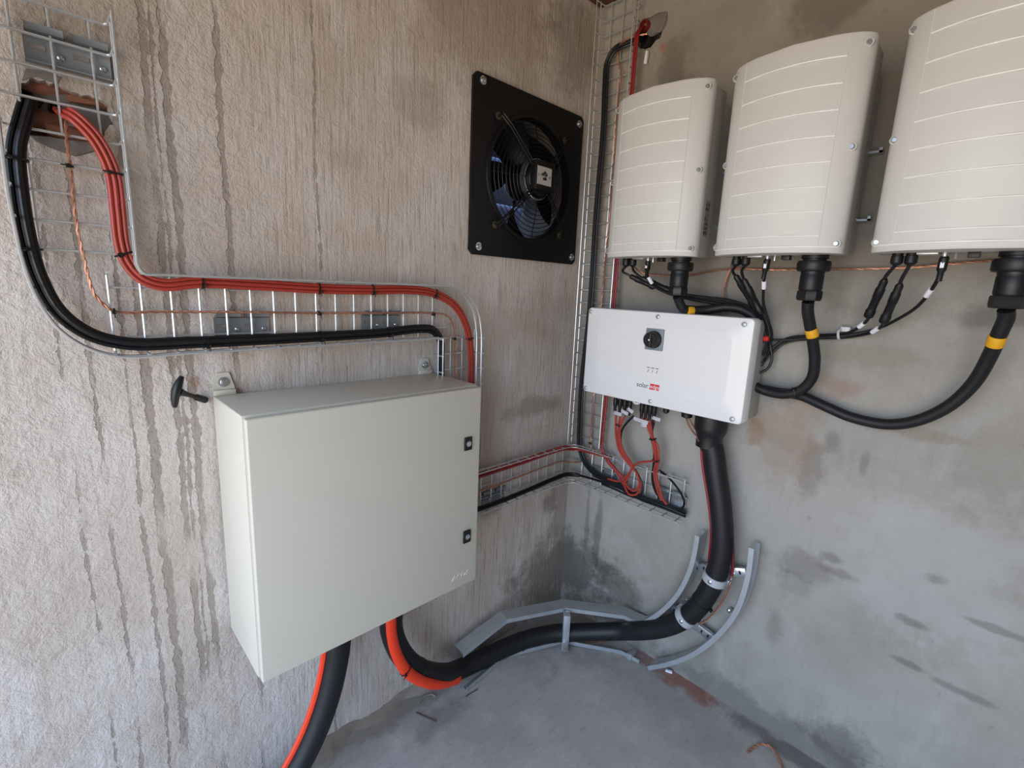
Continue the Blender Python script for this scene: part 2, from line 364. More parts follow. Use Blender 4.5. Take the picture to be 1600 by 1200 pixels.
# ------------------------------------------------------------------ room shell
def holed_wall(name, m, h0, h1, z0, z1, holes, to3d, thick, wall_ax):
    """front face with polygon holes; holes: (loop, depth) depth None = right through"""
    bm = NB(); loops = [[(h0, z0), (h1, z0), (h1, z1), (h0, z1)]] + [h for h, _ in holes]
    E = []; LV = []
    for lp in loops:
        vs = [bm.verts.new(to3d(a, b, 0)) for a, b in lp]; LV.append(vs)
        E += [bm.edges.new((vs[i], vs[(i + 1) % len(vs)])) for i in range(len(vs))]
    bmesh.ops.triangle_fill(bm, use_beauty=True, use_dissolve=False, edges=E)
    for (lp, dep), vs in zip(holes, LV[1:]):
        d = thick if dep is None else dep
        bk = [bm.verts.new(to3d(a, b, d)) for a, b in lp]; n = len(bk)
        for i in range(n): bm.faces.new((vs[i], vs[(i + 1) % n], bk[(i + 1) % n], bk[i]))
        if dep is not None: bm.faces.new(bk)
    # outer sides and back (as a ring with the same through holes)
    back = [bm.verts.new(to3d(a, b, thick)) for a, b in loops[0]]
    for i in range(4): bm.faces.new((LV[0][i], LV[0][(i + 1) % 4], back[(i + 1) % 4], back[i]))
    thr = [lp for lp, dep in holes if dep is None]
    E2 = [bm.edges.get((back[i], back[(i + 1) % 4])) for i in range(4)]
    for lp in thr:
        vs = [bm.verts.new(to3d(a, b, thick)) for a, b in lp]; E2 += [bm.edges.new((vs[i], vs[(i + 1) % len(vs)])) for i in range(len(vs))]
    bmesh.ops.triangle_fill(bm, use_beauty=True, use_dissolve=False, edges=E2)
    bmesh.ops.remove_doubles(bm, verts=bm.verts[:], dist=1e-5)
    o = link(name, bm, m, smooth=False, origin=(0, 0, 0)); return tag(o, kind='structure')
def jag(loop, amp, n=4):
    out = []
    for i, p in enumerate(loop):
        q = loop[(i + 1) % len(loop)]
        for k in range(n):
            t = k / n; out.append((p[0] + (q[0] - p[0]) * t + rnd.uniform(-amp, amp), p[1] + (q[1] - p[1]) * t + rnd.uniform(-amp, amp)))
    return out
FX, FZ, FR = -0.340, 1.818, 0.203
circ = [(FX + FR * math.cos(2 * math.pi * k / 48), FZ + FR * math.sin(2 * math.pi * k / 48)) for k in range(48)]
hole_l = jag([(p[0], p[2]) for p in [(-1.6218,0.0000,1.7597), (-1.6036,0.0000,1.7713), (-1.5763,0.0000,1.7679), (-1.5399,0.0000,1.7621), (-1.5076,0.0000,1.7599), (-1.5020,0.0000,1.7478), (-1.5000,0.0000,1.7277), (-1.5097,0.0000,1.7057), (-1.5290,0.0000,1.6817), (-1.5580,0.0000,1.6685), (-1.5934,0.0000,1.6673), (-1.6223,0.0000,1.6716), (-1.6238,0.0000,1.7103)]], 0.003)
wl = holed_wall('wall_left', M_WL, XR - .2, 0.0, 0.0, ZC, [(circ, None), (hole_l, 0.045)], lambda a, b, d: Vector((a, d, b)), 0.22, 'y')
hc = (0.0000,-0.2172,2.3421)
hole_r = jag([(hc[1] + 0.052 * math.cos(2 * math.pi * k / 10) * (1.2 if 2 < k < 7 else .9), hc[2] + 0.05 * math.sin(2 * math.pi * k / 10)) for k in range(10)], 0.003, 3)
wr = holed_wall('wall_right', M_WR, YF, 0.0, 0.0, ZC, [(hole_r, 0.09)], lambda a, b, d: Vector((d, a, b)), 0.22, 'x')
bm = NB(); box(bm, XR - .2, 0.22, YF - .2, 0.22, -0.15, 0.0); tag(link('floor', bm, M_FL, smooth=False, origin=(0, 0, 0)), kind='structure')
bm = NB(); box(bm, XR - .2, 0.22, YF - .2, 0.22, ZC, ZC + .15); tag(link('ceiling', bm, M_CEIL, smooth=False, origin=(0, 0, 0)), kind='structure')
bm = NB(); box(bm, XR - .2, 0.22, YF - .2, YF, 0, ZC); tag(link('wall_front', bm, M_PLAIN, smooth=False, origin=(0, 0, 0)), kind='structure')
bm = NB()
box(bm, XR - .2, XR, YF, DOOR[0], 0, ZC); box(bm, XR - .2, XR, DOOR[1], 0.22, 0, ZC); box(bm, XR - .2, XR, DOOR[0], DOOR[1], DOOR[3], ZC)
tag(link('wall_rear', bm, M_PLAIN, smooth=False, origin=(0, 0, 0)), kind='structure')
# rust-brown timber end showing in the upper corner
c = (-0.1044,-0.0200,2.4852)
bm = NB(); box(bm, -0.16, -0.002, -0.13, -0.002, c[2], ZC, 0.012); tag(link('trim_1', bm, M_RUST, origin=None), kind='structure')

bm = NB(); A_ = []
for i in range(60):
    x = -1.75 + i * .021; wv = .030 + .018 * math.sin(i * .7) + rnd.uniform(-.008, .008); hv = .026 + .010 * math.sin(i * .43 + 1) + rnd.uniform(-.005, .005)
    A_.append([bm.verts.new(p) for p in ((x, 0, hv), (x, -wv * .35, hv * .55), (x, -wv * .7, hv * .22), (x, -wv, 0), (x, 0, 0))])
for a, b in zip(A_, A_[1:]):
    for k in range(5): bm.faces.new((a[k], a[(k + 1) % 5], b[(k + 1) % 5], b[k]))
bm.faces.new(A_[0][::-1]); bm.faces.new(A_[-1]); tag(link('trim_2', bm, mat('cement_fillet', '#8f8275', 0.95, var=0.2, scale=25, bump=0.6, bscale=70), smooth=True), kind='structure')
# broken pocket in the left wall: brick pieces and mortar
def chunk(bm, c, s, amp=0.004):
    r = bmesh.ops.create_icosphere(bm, subdivisions=2, radius=1.0)
    for v in r['verts']:
        d = v.co.copy(); k = max(abs(d.x), abs(d.y), abs(d.z)); d = d / (k ** 0.7)
        v.co = Vector((c[0] + d.x * s[0] + rnd.uniform(-amp, amp), c[1] + d.y * s[1] + rnd.uniform(-amp, amp) * .6, c[2] + d.z * s[2] + rnd.uniform(-amp, amp)))
for p, s, mm, nm in (((-1.5915,0.0300,1.7653), (.045, .012, .012), M_BRICK, 'brick'), ((-1.6009,0.0350,1.7072), (.035, .012, .020), M_BRICK, 'brick'), ((-1.5294,0.0300,1.7584), (.035, .015, .010), M_BRICK, 'brick'),
                     ((-1.5323,0.0350,1.7243), (.040, .014, .03), M_MORT, 'mortar_lump'), ((-1.5750,0.0350,1.7559), (.04, .012, .014), M_MORT, 'mortar_lump'), ((-1.5546,0.0250,1.6917), (.045, .012, .012), M_BRICK, 'brick')):
    bm = NB(); chunk(bm, p, s); link(nm, bm, mm, wl)
bm = NB(); lp = [(-1.6222,0.0020,1.6719), (-1.5924,0.0020,1.6767), (-1.5618,0.0020,1.6747), (-1.5269,0.0020,1.6825), (-1.5205,0.0020,1.6701), (-1.5616,0.0020,1.6488), (-1.5860,0.0020,1.6538), (-1.6149,0.0020,1.6629)]
prism(bm, lp, (0, -0.005, 0)); bmesh.ops.bevel(bm, geom=bm.edges[:], offset=.0015, segments=1, affect='EDGES'); link('mortar_patch', bm, M_MORT, wl)
bm = NB(); lp = [(-1.6145,0.0020,1.7829), (-1.5853,0.0020,1.7879), (-1.5688,0.0020,1.7823), (-1.5761,0.0020,1.7695), (-1.6033,0.0020,1.7740), (-1.6215,0.0020,1.7623)]
prism(bm, lp, (0, -0.004, 0)); link('mortar_patch', bm, M_MORT, wl)
for p, r in (((-1.6170,0.0400,1.7475), .022), ((-1.5752,0.0400,1.7348), .016)):
    bm = NB(); lathe(bm, p, (0, -1, 0), [(r, 0), (r, .012), (r * .8, .012), (r * .8, .002)]); link('cavity', bm, M_HOLE, wl)
# mortar patch and sleeve in the right wall hole
mc = (0.0000,-0.2497,2.3638)
bm = NB(); chunk(bm, (.001, mc[1], mc[2]), (.010, .042, .034), .005); link('mortar_patch', bm, M_MORT, wr)
p = (0.0000,-0.2199,2.3633)
bm = NB(); lathe(bm, (p[0] + .03, p[1], p[2]), (-1, .25, 0), [(.020, 0), (.020, .05), (.015, .05), (.015, .04)]); link('pipe_sleeve', bm, mat('red_pipe', '#6e2018', 0.5), wr)
p = (0.0000,-0.1945,2.3389)
bm = NB(); lathe(bm, (.03, p[1], p[2] - .01), (-1, .0, 0), [(.032, 0), (.032, .028), (.026, .028), (.026, .004)]); link('cavity', bm, M_HOLE, wr)

# ------------------------------------------------------------------ wire cable trays
WR_ = 0.0026
def ucross(bm, a, b, inward, flange, r=WR_):
    """U-shaped cross wire: base a-b, both ends turned out by flange along inward"""
    i = V3(inward) * flange; a = V3(a); b = V3(b); d = (b - a).normalized() * .006; u = V3(inward) * .006
    tube(bm, [a + i, a + u, a + d, b - d, b + u, b + i], r, 6, 1)
def straight(parent, a, b, name='long_wire', r=.0021):
    bm = NB(); tube(bm, [a, b], r, 6, 1); return link(name, bm, M_GALV, parent)
def path_wire(parent, pts, name='long_wire', r=WR_):
    bm = NB(); tube(bm, pts, r, 6, 6); return link(name, bm, M_GALV, parent)
def series(parent, make, vecs, name='cross_wire'):
    """first wire built, the others copies that share its mesh"""
    bm = NB(); make(bm); o = link(name, bm, M_GALV, parent)
    for v in vecs:
        c_ = o.copy(); c_.location = o.location + V3(v); COL.objects.link(c_); c_.parent = parent
    return o
B0, F1, F2 = 0.020, 0.045, 0.070
t = empty('wire_cable_tray', (-1.2, 0, 1.3), 'galvanised wire mesh cable tray bending from the top left down over the large cabinet', 'cable tray')
XL, XRt = -1.655, -1.495
series(t, lambda b: ucross(b, (XL, -B0, 1.888), (XRt, -B0, 1.888), (0, -1, 0), .05), [(0, 0, -.0518 * k) for k in range(1, 9)])
for x, za, zb in ((-1.628, 1.893, 1.46), (-1.577, 1.893, 1.68), (-1.522, 1.893, 1.462)): straight(t, (x, -B0 + .0042, za), (x, -B0 + .0042, zb))
for d in (F1, F2): straight(t, (XRt + .002, -d, 1.897), (XRt + .002, -d, 1.468))
cv = [(-1.6589,-0.0600,1.5633), (-1.6569,-0.0600,1.5113), (-1.6540,-0.0600,1.4580), (-1.6462,-0.0600,1.4032), (-1.6340,-0.0600,1.3613), (-1.6161,-0.0600,1.3260), (-1.5807,-0.0600,1.2918), (-1.5322,-0.0600,1.2726), (-1.4124,-0.0600,1.2733), (-1.2843,-0.0600,1.2749), (-0.7530,-0.0600,1.2807)]
for d in (F1, F2): path_wire(t, [(XL - .002, -d, 1.893), (XL - .002, -d, 1.70)] + [(p[0], -d, p[2]) for p in cv])
for p in (cv[2], cv[3], cv[4], cv[5], cv[6], cv[7]):
    straight(t, (p[0], -B0, p[2]), (p[0], -F2, p[2]), 'cross_wire')
for d in (F1, F2): path_wire(t, [(XRt + .002, -d, 1.468), (-1.492, -d, 1.452), (-1.483, -d, 1.437), (-1.45, -d, 1.436), (-.80, -d, 1.438), (-.72, -d, 1.436), (-.665, -d, 1.415), (-.62, -d, 1.365), (-.602, -d, 1.30), (-.598, -d, 1.20), (-.598, -d, .98)])
X0h = -1.538
series(t, lambda b: ucross(b, (X0h, -B0, 1.274), (X0h, -B0, 1.437), (0, -1, 0), .05), [(.0518 * k, 0, .0002 * k) for k in range(1, 16)])
straight(t, (X0h - .006, -B0 + .0042, 1.407), (-.755, -B0 + .0042, 1.409)); straight(t, (X0h - .006, -B0 + .0042, 1.307), (-.70, -B0 + .0042, 1.309)); straight(t, (X0h - .006, -B0 + .0042, 1.357), (-.755, -B0 + .0042, 1.359))
series(t, lambda b: ucross(b, (-.752, -B0, 1.275), (-.590, -B0, 1.275), (0, -1, 0), .05), [(0, 0, -.0518 * k) for k in range(1, 6)])
for x in (-.685, -.637): straight(t, (x, -B0 + .0042, 1.28), (x, -B0 + .0042, .98))
straight(t, (-.585, -B0 + .0042, 1.30), (-.585, -B0 + .0042, .98))
for d in (F1, F2): straight(t, (-.754, -d, 1.279), (-.754, -d, .98))

t = empty('wire_cable_tray', (-.02, -.12, .8), 'upright wire mesh cable tray in the room corner left of the white inverters', 'cable tray')
YA, YB = -.040, -.198
series(t, lambda b: ucross(b, (-B0, YA, 2.53), (-B0, YB, 2.53), (-1, 0, 0), .05), [(0, 0, -.0515 * k) for k in range(1, 34)])
for y in (-.066, -.118, -.170): straight(t, (-B0 + .0042, y, 2.55), (-B0 + .0042, y, .82))
for d in (F1, F2):
    straight(t, (-d, YA + .002, 2.55), (-d, YA + .002, .80)); straight(t, (-d, YB - .002, 2.55), (-d, YB - .002, .82))

t = empty('wire_cable_tray', (-.02, -.02, .64), 'low wire mesh cable tray turning the room corner beside the beige cabinet', 'cable tray')
ZA, ZB = .640, .797
series(t, lambda b: ucross(b, (-.075, -B0, ZA), (-.075, -B0, ZB), (0, -1, 0), .05), [(-.0515 * k, 0, 0) for k in range(1, 15)])
series(t, lambda b: ucross(b, (-B0, -.085, ZA), (-B0, -.085, ZB), (-1, 0, 0), .05), [(0, -.0515 * k, 0) for k in range(1, 10)])
for z in (.666, .718, .770):
    straight(t, (-.80, -B0 + .0042, z), (-B0, -B0 + .0042, z)); straight(t, (-B0 + .0042, -B0, z), (-B0 + .0042, -.565, z))
for z in (ZA, ZB):
    for d in (F1, F2): path_wire(t, [(-.80, -d, z), (-.12, -d, z), (-d - .012, -d - .012, z), (-d, -.12, z), (-d, -.568, z)])

# ------------------------------------------------------------------ tray wall brackets
def bracket(c, right, out, label, roll=0.0, length=.118, h=.045):
    c = V3(c); r = V3(right); o_ = V3(out); u = Vector((0, 0, 1))
    if roll: q = Matrix.Rotation(roll, 3, o_); r = q @ r; u = q @ u
    t = empty('tray_bracket', c, label, 'bracket', 'cable tray wall brackets')
    bm = NB(); obox(bm, c + o_ * .003, r, o_, u, length, .004, h, .0008); link('plate', bm, M_BRK, t)
    for s in (-1, 1):
        bm = NB(); obox(bm, c + r * s * .031 + u * (h * .5 + .004) + o_ * .009, r, o_, u, .050, .016, .003, .0008); obox(bm, c + r * s * .031 + u * (h * .5 + .009) + o_ * .017, r, o_, u, .050, .003, .012, .0008); link('tab', bm, M_BRK, t)
    for s in (-.36, .14):
        bm = NB(); q = c + r * s * length + o_ * .0052 + u * .004; obox(bm, q, r, o_, u, .022, .0012, .008, .0005); link('slot', bm, M_MORT, t)
    for s in (-.10, .40):
        bm = NB(); lathe(bm, c + r * s * length + o_ * .005 - u * .004, o_, [(.0055, 0), (.0055, .002), (.0035, .004)], 10); link('screw', bm, M_BRIGHT, t)
    bm = NB(); obox(bm, c - u * (h * .5) + o_ * .008, r, o_, u, length, .012, .003, .0008); link('lip', bm, M_BRK, t)
bracket((-1.5541,-0.0010,1.8180), (1, 0, 0), (0, -1, 0), 'grey slotted bracket behind the tray at the top left above the broken hole')
bracket((-1.2955,-0.0010,1.3212), (1, 0, 0), (0, -1, 0), 'grey slotted bracket behind the tray above the left end of the cabinet')
bracket((-0.9299,-0.0010,1.3244), (1, 0, 0), (0, -1, 0), 'grey slotted bracket behind the tray above the right end of the cabinet')
bracket((-0.4662,-0.0010,0.6538), (1, 0, 0), (0, -1, 0), 'bracket behind the low corner tray just right of the cabinet edge')
bracket((-0.0010,-0.1933,0.6804), (0, -1, 0), (-1, 0, 0), 'bracket behind the low tray under the left end of the white switch panel')
bracket((-0.0010,-0.4979,0.6935), (0, -1, 0), (-1, 0, 0), 'bracket behind the open end of the low tray')

# ------------------------------------------------------------------ cables
def offset_path(pts, out, a, b, sub=6):
    """shift a smooth path by a (in the wall plane, left of travel) and b (off the wall)"""
    P = smooth_path(pts, sub); T, _ = frames(P); o_ = V3(out)
    return [p + o_.cross(T[i]).normalized() * a + o_ * b if T[i].cross(o_).length > .2 else p + o_ * b for i, p in enumerate(P)]
def cable(name, pts, r, m, label, cat='cable', group=None, seg=8, sub=6, parts=None):
    bm = NB(); tube(bm, pts, r, seg, sub); o = link(name, bm, m); tag(o, label, cat, group); return o
def band(parent, a, b, r, m, name, seg=12):
    """short sleeve from a to b"""
    a = V3(a); b = V3(b); bm = NB(); lathe(bm, a, b - a, [(r * .97, 0), (r, (b - a).length * .06), (r, (b - a).length * .94), (r * .97, (b - a).length)], seg); return link(name, bm, m, parent)
def tie(c, tdir, out, half_w, half_d, label, m=None, wdt=.0032):
    """cable tie: flat loop round a bundle; tdir = direction of the cables"""
    c = V3(c); t_ = V3(tdir).normalized(); o_ = V3(out); o_ = (o_ - t_ * o_.dot(t_)).normalized(); s = t_.cross(o_)
    bm = NB(); n = 20; R_ = []
    for k in range(n):
        a = 2 * math.pi * k / n; ca, sa = math.cos(a), math.sin(a)
        ex = lambda v: math.copysign(abs(v) ** .75, v)
        p = c + s * ex(ca) * half_w + o_ * ex(sa) * half_d; nrm = (s * ca + o_ * sa).normalized()
        R_.append([bm.verts.new(p + t_ * i * wdt + nrm * j * .0008) for i, j in ((-.5, -1), (.5, -1), (.5, 1), (-.5, 1))])
    for i in range(n):
        a, b = R_[i], R_[(i + 1) % n]
        for k in range(4): bm.faces.new((a[k], a[(k + 1) % 4], b[(k + 1) % 4], b[k]))
    obox(bm, c + o_ * (half_d + .002) + s * half_w * .5, t_, s, o_, .0065, .006, .005, .001)
    q = c + o_ * (half_d + .003) + s * half_w * .6
    tube(bm, [q, q + o_ * .004 + s * .005, q + o_ * .005 + s * .010], .0013, 5, 3)
    return tag(link('cable_tie', bm, m or M_BLKP), label, 'cable tie', 'black cable ties')

OUTL, OUTR = (0, -1, 0), (-1, 0, 0)
blk = [(-1.6154,0.0350,1.7468), (-1.6180,-0.0050,1.7265), (-1.6269,-0.0300,1.6930), (-1.6411,-0.0350,1.6403), (-1.6450,-0.0360,1.5681), (-1.6434,-0.0360,1.4925), (-1.6358,-0.0360,1.4236), (-1.6148,-0.0360,1.3598), (-1.5751,-0.0360,1.3165), (-1.5176,-0.0360,1.2950), (-1.4060,-0.0340,1.2925), (-1.2756,-0.0340,1.2930), (-1.1214,-0.0340,1.2952), (-0.9362,-0.0340,1.2996), (-0.8290,-0.0340,1.3080), (-0.7701,-0.0360,1.3028), (-0.7420,-0.0380,1.2700), (-0.7385,-0.0380,1.2127), (-0.7375,-0.0380,1.1505)] + [(-.735, -.038, 1.10), (-.735, -.038, .95)]
for (a, b), wh in zip(((.0088, 0), (0, .001), (-.0088, 0), (.003, .008)), ('outermost', 'middle', 'innermost', 'front')):
    cable('black_cable', offset_path(blk, OUTL, a, b), .0046, M_BLK, 'black cable in the tray from the top left hole, %s of four' % wh, 'cable', 'black cables in the left tray', sub=1)
red = [(-1.5727,0.0350,1.7344), (-1.5707,-0.0100,1.7232), (-1.5569,-0.0300,1.7118), (-1.5354,-0.0340,1.6867), (-1.5207,-0.0340,1.6563), (-1.5117,-0.0340,1.6190), (-1.5107,-0.0340,1.5544), (-1.5102,-0.0340,1.4941), (-1.5035,-0.0360,1.4575), (-1.4838,-0.0400,1.4285), (-1.4498,-0.0420,1.4157), (-1.3863,-0.0420,1.4236), (-1.2703,-0.0400,1.4224), (-1.1180,-0.0360,1.4183), (-0.9754,-0.0360,1.4194), (-0.8528,-0.0360,1.4232), (-0.7621,-0.0360,1.4143), (-0.6878,-0.0360,1.3800), (-0.6420,-0.0360,1.3224), (-0.6180,-0.0360,1.2476), (-0.6109,-0.0360,1.1160)] + [(-.615, -.036, 1.08), (-.615, -.036, .95)]
for (a, b), wh in zip(((.0085, 0), (0, .002), (-.0085, 0)), ('lower left', 'middle', 'upper right')):
    cable('red_cable', offset_path(red, OUTL, a, b), .0044, M_RED, 'red cable in the tray above the cabinet, %s of the three' % wh, 'cable', 'red cables in the left tray', sub=1)
cop = [(-1.5661,0.0300,1.7306), (-1.5683,-0.0100,1.7129), (-1.5725,-0.0260,1.6751), (-1.5725,-0.0280,1.6232), (-1.5740,-0.0280,1.5348), (-1.5698,-0.0280,1.4650), (-1.5621,-0.0280,1.3990), (-1.5558,-0.0280,1.3843), (-1.5334,-0.0280,1.3606), (-1.4577,-0.0280,1.3594), (-1.2703,-0.0280,1.3578), (-1.1168,-0.0280,1.3560), (-0.9323,-0.0280,1.3557), (-0.7794,-0.0280,1.3554), (-0.7063,-0.0280,1.3452), (-0.6826,-0.0280,1.3080), (-0.6757,-0.0280,1.2390), (-0.6707,-0.0280,1.1426)] + [(-.672, -.028, 1.05)]
bm = NB(); twist(bm, cop, .0034); tag(link('bare_copper_wire', bm, M_COP), 'twisted bare copper wire along the middle of the tray above the cabinet', 'wire')

for p, q, hw, hd, lab in (
    ((-1.6415,-0.0360,1.6225), (-1.6430,-0.0360,1.5791), .0145, .0135, 'black cable tie on the black cables below the broken hole'),
    ((-1.6392,-0.0360,1.4708), (-1.6358,-0.0360,1.4236), .0145, .0135, 'black cable tie on the black cables where they start to curve'),
    ((-1.3767,-0.0340,1.2912), (-1.2756,-0.0340,1.2930), .0145, .0135, 'black cable tie on the black cables above the cabinet left end'),
    ((-1.1180,-0.0340,1.2950), (-1.0146,-0.0340,1.2967), .0145, .0135, 'black cable tie on the black cables above the cabinet middle'),
    ((-0.9198,-0.0340,1.3010), (-0.8290,-0.0340,1.3080), .0145, .0135, 'black cable tie on the black cables near the right bracket'),
    ((-1.5103,-0.0340,1.6239), (-1.5107,-0.0340,1.5544), .0138, .008, 'black cable tie on the red cables right of the broken hole'),
    ((-1.5081,-0.0350,1.4733), (-1.4990,-0.0360,1.4516), .0138, .008, 'black cable tie on the red cables at their inner bend'),
    ((-1.3791,-0.0420,1.4239), (-1.2703,-0.0400,1.4224), .0138, .008, 'black cable tie on the red cables, first along the level run'),
    ((-1.1213,-0.0360,1.4182), (-1.0132,-0.0360,1.4183), .0138, .008, 'black cable tie on the red cables, second along the level run'),
    ((-0.9716,-0.0360,1.4196), (-0.8528,-0.0360,1.4232), .0138, .008, 'black cable tie on the red cables, third along the level run'),
    ((-0.7621,-0.0360,1.4143), (-0.7207,-0.0360,1.3976), .0138, .008, 'black cable tie on the red cables where they bend down'),
    ((-0.6215,-0.0360,1.2712), (-0.6138,-0.0360,1.2041), .0138, .008, 'black cable tie on the red cables just above the cabinet'),
    ((-1.5731,-0.0260,1.6256), (-1.5726,-0.0260,1.6034), .005, .006, 'small black cable tie on the copper wire below the broken hole'),
    ((-1.5333,-0.0260,1.3605), (-1.5006,-0.0260,1.3592), .005, .006, 'small black cable tie on the copper wire at its left bend'),
    ((-1.1193,-0.0260,1.3559), (-1.0642,-0.0260,1.3558), .005, .006, 'small black cable tie on the copper wire above the cabinet middle'),
    ((-0.7638,-0.0260,1.3533), (-0.7298,-0.0260,1.3512), .005, .006, 'small black cable tie on the copper wire at its right bend'),
    ((-0.6776,-0.0260,1.2724), (-0.6742,-0.0260,1.2386), .005, .006, 'small black cable tie on the copper wire just above the cabinet')):
    tie(p, V3(q) - V3(p), OUTL, hw, hd, lab)

# ------------------------------------------------------------------ beige cabinet
CX0, CX1, CD, CZ0, CZ1 = -1.3696, -.7497, .2548, .548, 1.163
t = empty('cabinet', ((CX0 + CX1) / 2, 0, CZ0), 'large beige steel electrical cabinet hung on the left wall with two black locks', 'cabinet')
bm = NB(); box(bm, CX0, CX1, -CD + .022, -.012, CZ0, CZ1, .004); link('body', bm, M_CAB, t)
bm = NB(); box(bm, CX0 + .012, CX1 - .012, -CD + .026, -CD + .014, CZ0 + .012, CZ1 - .012); link('door_seal', bm, M_BLKR, t)
bm = NB(); box(bm, CX0 + .002, CX1 - .001, -CD, -CD + .018, CZ0 + .001, CZ1 - .004, .0035, 3); door = link('door', bm, M_CAB, t)
for px in ((-0.7974,-0.2560,0.9991), (-0.7932,-0.2560,0.7089)):
    bm = NB(); x, z = px[0], px[2]; box(bm, x - .0135, x + .0135, -CD - .006, -CD + .001, z - .020, z + .020, .003); lk = link('lock', bm, M_BLKP, door)
    lathe_c = NB(); lathe(lathe_c, (x, -CD - .0055, z), (0, -1, 0), [(.0085, 0), (.0085, .0015), (.0065, .0015), (.0065, .0008)], 18); obox(lathe_c, (x, -CD - .0068, z), (1, 0, 0), (0, 1, 0), (0, 0, 1), .004, .002, .007)
    link('lock_barrel', lathe_c, M_BRIGHT, door)
lp_ = (-0.8112,-0.2555,0.5873)
text('embossed_lettering', 'ACDC', .024, (lp_[0], -CD - .0002, lp_[2] - .001), (1, 0, 0), (0, 0, 1), M_CAB, door, .0012, shear=.25)
for px, lx in (((-1.3442,0.0000,1.1929), 0), ((-0.7780,0.0000,1.1898), 0)):
    x, z = px[0], px[2]; bm = NB()
    prism(bm, [(x - .023, -.006, CZ1 - .004), (x + .023, -.006, CZ1 - .004), (x + .023, -.006, CZ1 + .016), (x + .013, -.006, z + .022), (x - .013, -.006, z + .022), (x - .023, -.006, CZ1 + .016)], (0, .004, 0))
    obox(bm, (x, -.010, CZ1 + .006), (1, 0, 0), (0, 1, 0), (0, 0, 1), .046, .012, .012, .001)
    lug = link('mounting_lug', bm, M_CAB, t)
    bm = NB(); lathe(bm, (x, -.006, z), (0, -1, 0), [(.012, 0), (.012, .0015), (.008, .002), (.008, .007), (.006, .008)], 14); link('bolt', bm, M_BRIGHT, lug)

# black T-handled key stuck in the wall left of the cabinet
a_, b_ = V3((-1.3835,-0.0040,1.1533)), V3((-1.4407,-0.0450,1.1873))
t = empty('t_handle', b_, 'black T shaped plastic handle sticking out of the wall left of the cabinet', 'handle')
ax = (a_ - b_).normalized(); up_ = V3((-1.4327,-0.0450,1.2150)) - V3((-1.4506,-0.0450,1.1484)); L_ = up_.length; up_.normalize()
bm = NB(); n = 13; tube(bm, [b_ + up_ * L_ * (k / (n - 1) - .5) - ax * .006 * (1 - (2 * k / (n - 1) - 1) ** 2) for k in range(n)], [.0045 + .0048 * (1 - (2 * k / (n - 1) - 1) ** 2) for k in range(n)], 10, 1); link('grip', bm, M_BLKP, t)
bm = NB(); ln = (a_ - b_).length; lathe(bm, b_, ax, [(.010, 0), (.0065, ln * .18), (.0048, ln * .4), (.0048, ln * .56), (.0075, ln * .64), (.0078, ln)], 12); link('shaft', bm, M_BLKP, t)

# ------------------------------------------------------------------ fan
t = empty('wall_fan', (FX, 0, FZ - .265), 'square black axial ventilation fan on the left wall near the corner', 'fan')
PX0, PX1, PZ0, PZ1 = -.612, -.070, 1.546, 2.092
def ch(x0, x1, z0, z1, c): return [(x0 + c, z0), (x1 - c, z0), (x1, z0 + c), (x1, z1 - c), (x1 - c, z1), (x0 + c, z1), (x0, z1 - c), (x0, z0 + c)]
bm = NB(); E = []
outer = ch(PX0, PX1, PZ0, PZ1, .014); inner = [(FX + .200 * math.cos(2 * math.pi * k / 48), FZ + .200 * math.sin(2 * math.pi * k / 48)) for k in range(48)]
lo_, li_ = [], []
for lp in (outer, inner):
    vs = [bm.verts.new((a, -.012, b)) for a, b in lp]; E += [bm.edges.new((vs[i], vs[(i + 1) % len(vs)])) for i in range(len(vs))]
    bk = [bm.verts.new((a, -.002, b)) for a, b in lp]
    for i in range(len(vs)): bm.faces.new((vs[i], vs[(i + 1) % len(vs)], bk[(i + 1) % len(vs)], bk[i]))
bmesh.ops.triangle_fill(bm, use_beauty=True, edges=E); link('mounting_plate', bm, M_FAN, t)
bm = NB(); NRG = 48   # rolled bellmouth and duct
prof = [(.197, .0), (.197, .21), (.201, .21), (.201, .0)]
R_ = [[bm.verts.new((FX + r * math.cos(2 * math.pi * k / NRG), d, FZ + r * math.sin(2 * math.pi * k / NRG))) for k in range(NRG)] for r, d in prof]
for i in range(len(prof)):
    p, q = R_[i], R_[(i + 1) % len(prof)]
    for k in range(NRG): bm.faces.new((p[k], p[(k + 1) % NRG], q[(k + 1) % NRG], q[k]))
link('duct_ring', bm, M_DUCT, t)
bm = NB(); ring_ = [(.213, -.012), (.211, -.018), (.204, -.0205), (.1985, -.019), (.1955, -.010), (.1955, .012)]
R_ = [[bm.verts.new((FX + r * math.cos(2 * math.pi * k / NRG), d, FZ + r * math.sin(2 * math.pi * k / NRG))) for k in range(NRG)] for r, d in ring_]
for p, q in zip(R_, R_[1:]):
    for k in range(NRG): bm.faces.new((p[k], p[(k + 1) % NRG], q[(k + 1) % NRG], q[k]))
link('bellmouth', bm, M_FAN, t)
for a, b in ((-0.5748,0.0000,2.0717), (-0.5749,0.0000,1.5727)), ((-0.0964,0.0000,2.0631), (-0.0928,0.0000,1.5737)):
    for p in (a, b):
        bm = NB(); lathe(bm, (p[0], -.012, p[2]), (0, -1, 0), [(.013, 0), (.013, .002), (.009, .002), (.008, .008), (.005, .010)], 16); link('bolt', bm, M_BRIGHT, t)
HUBF = -.052
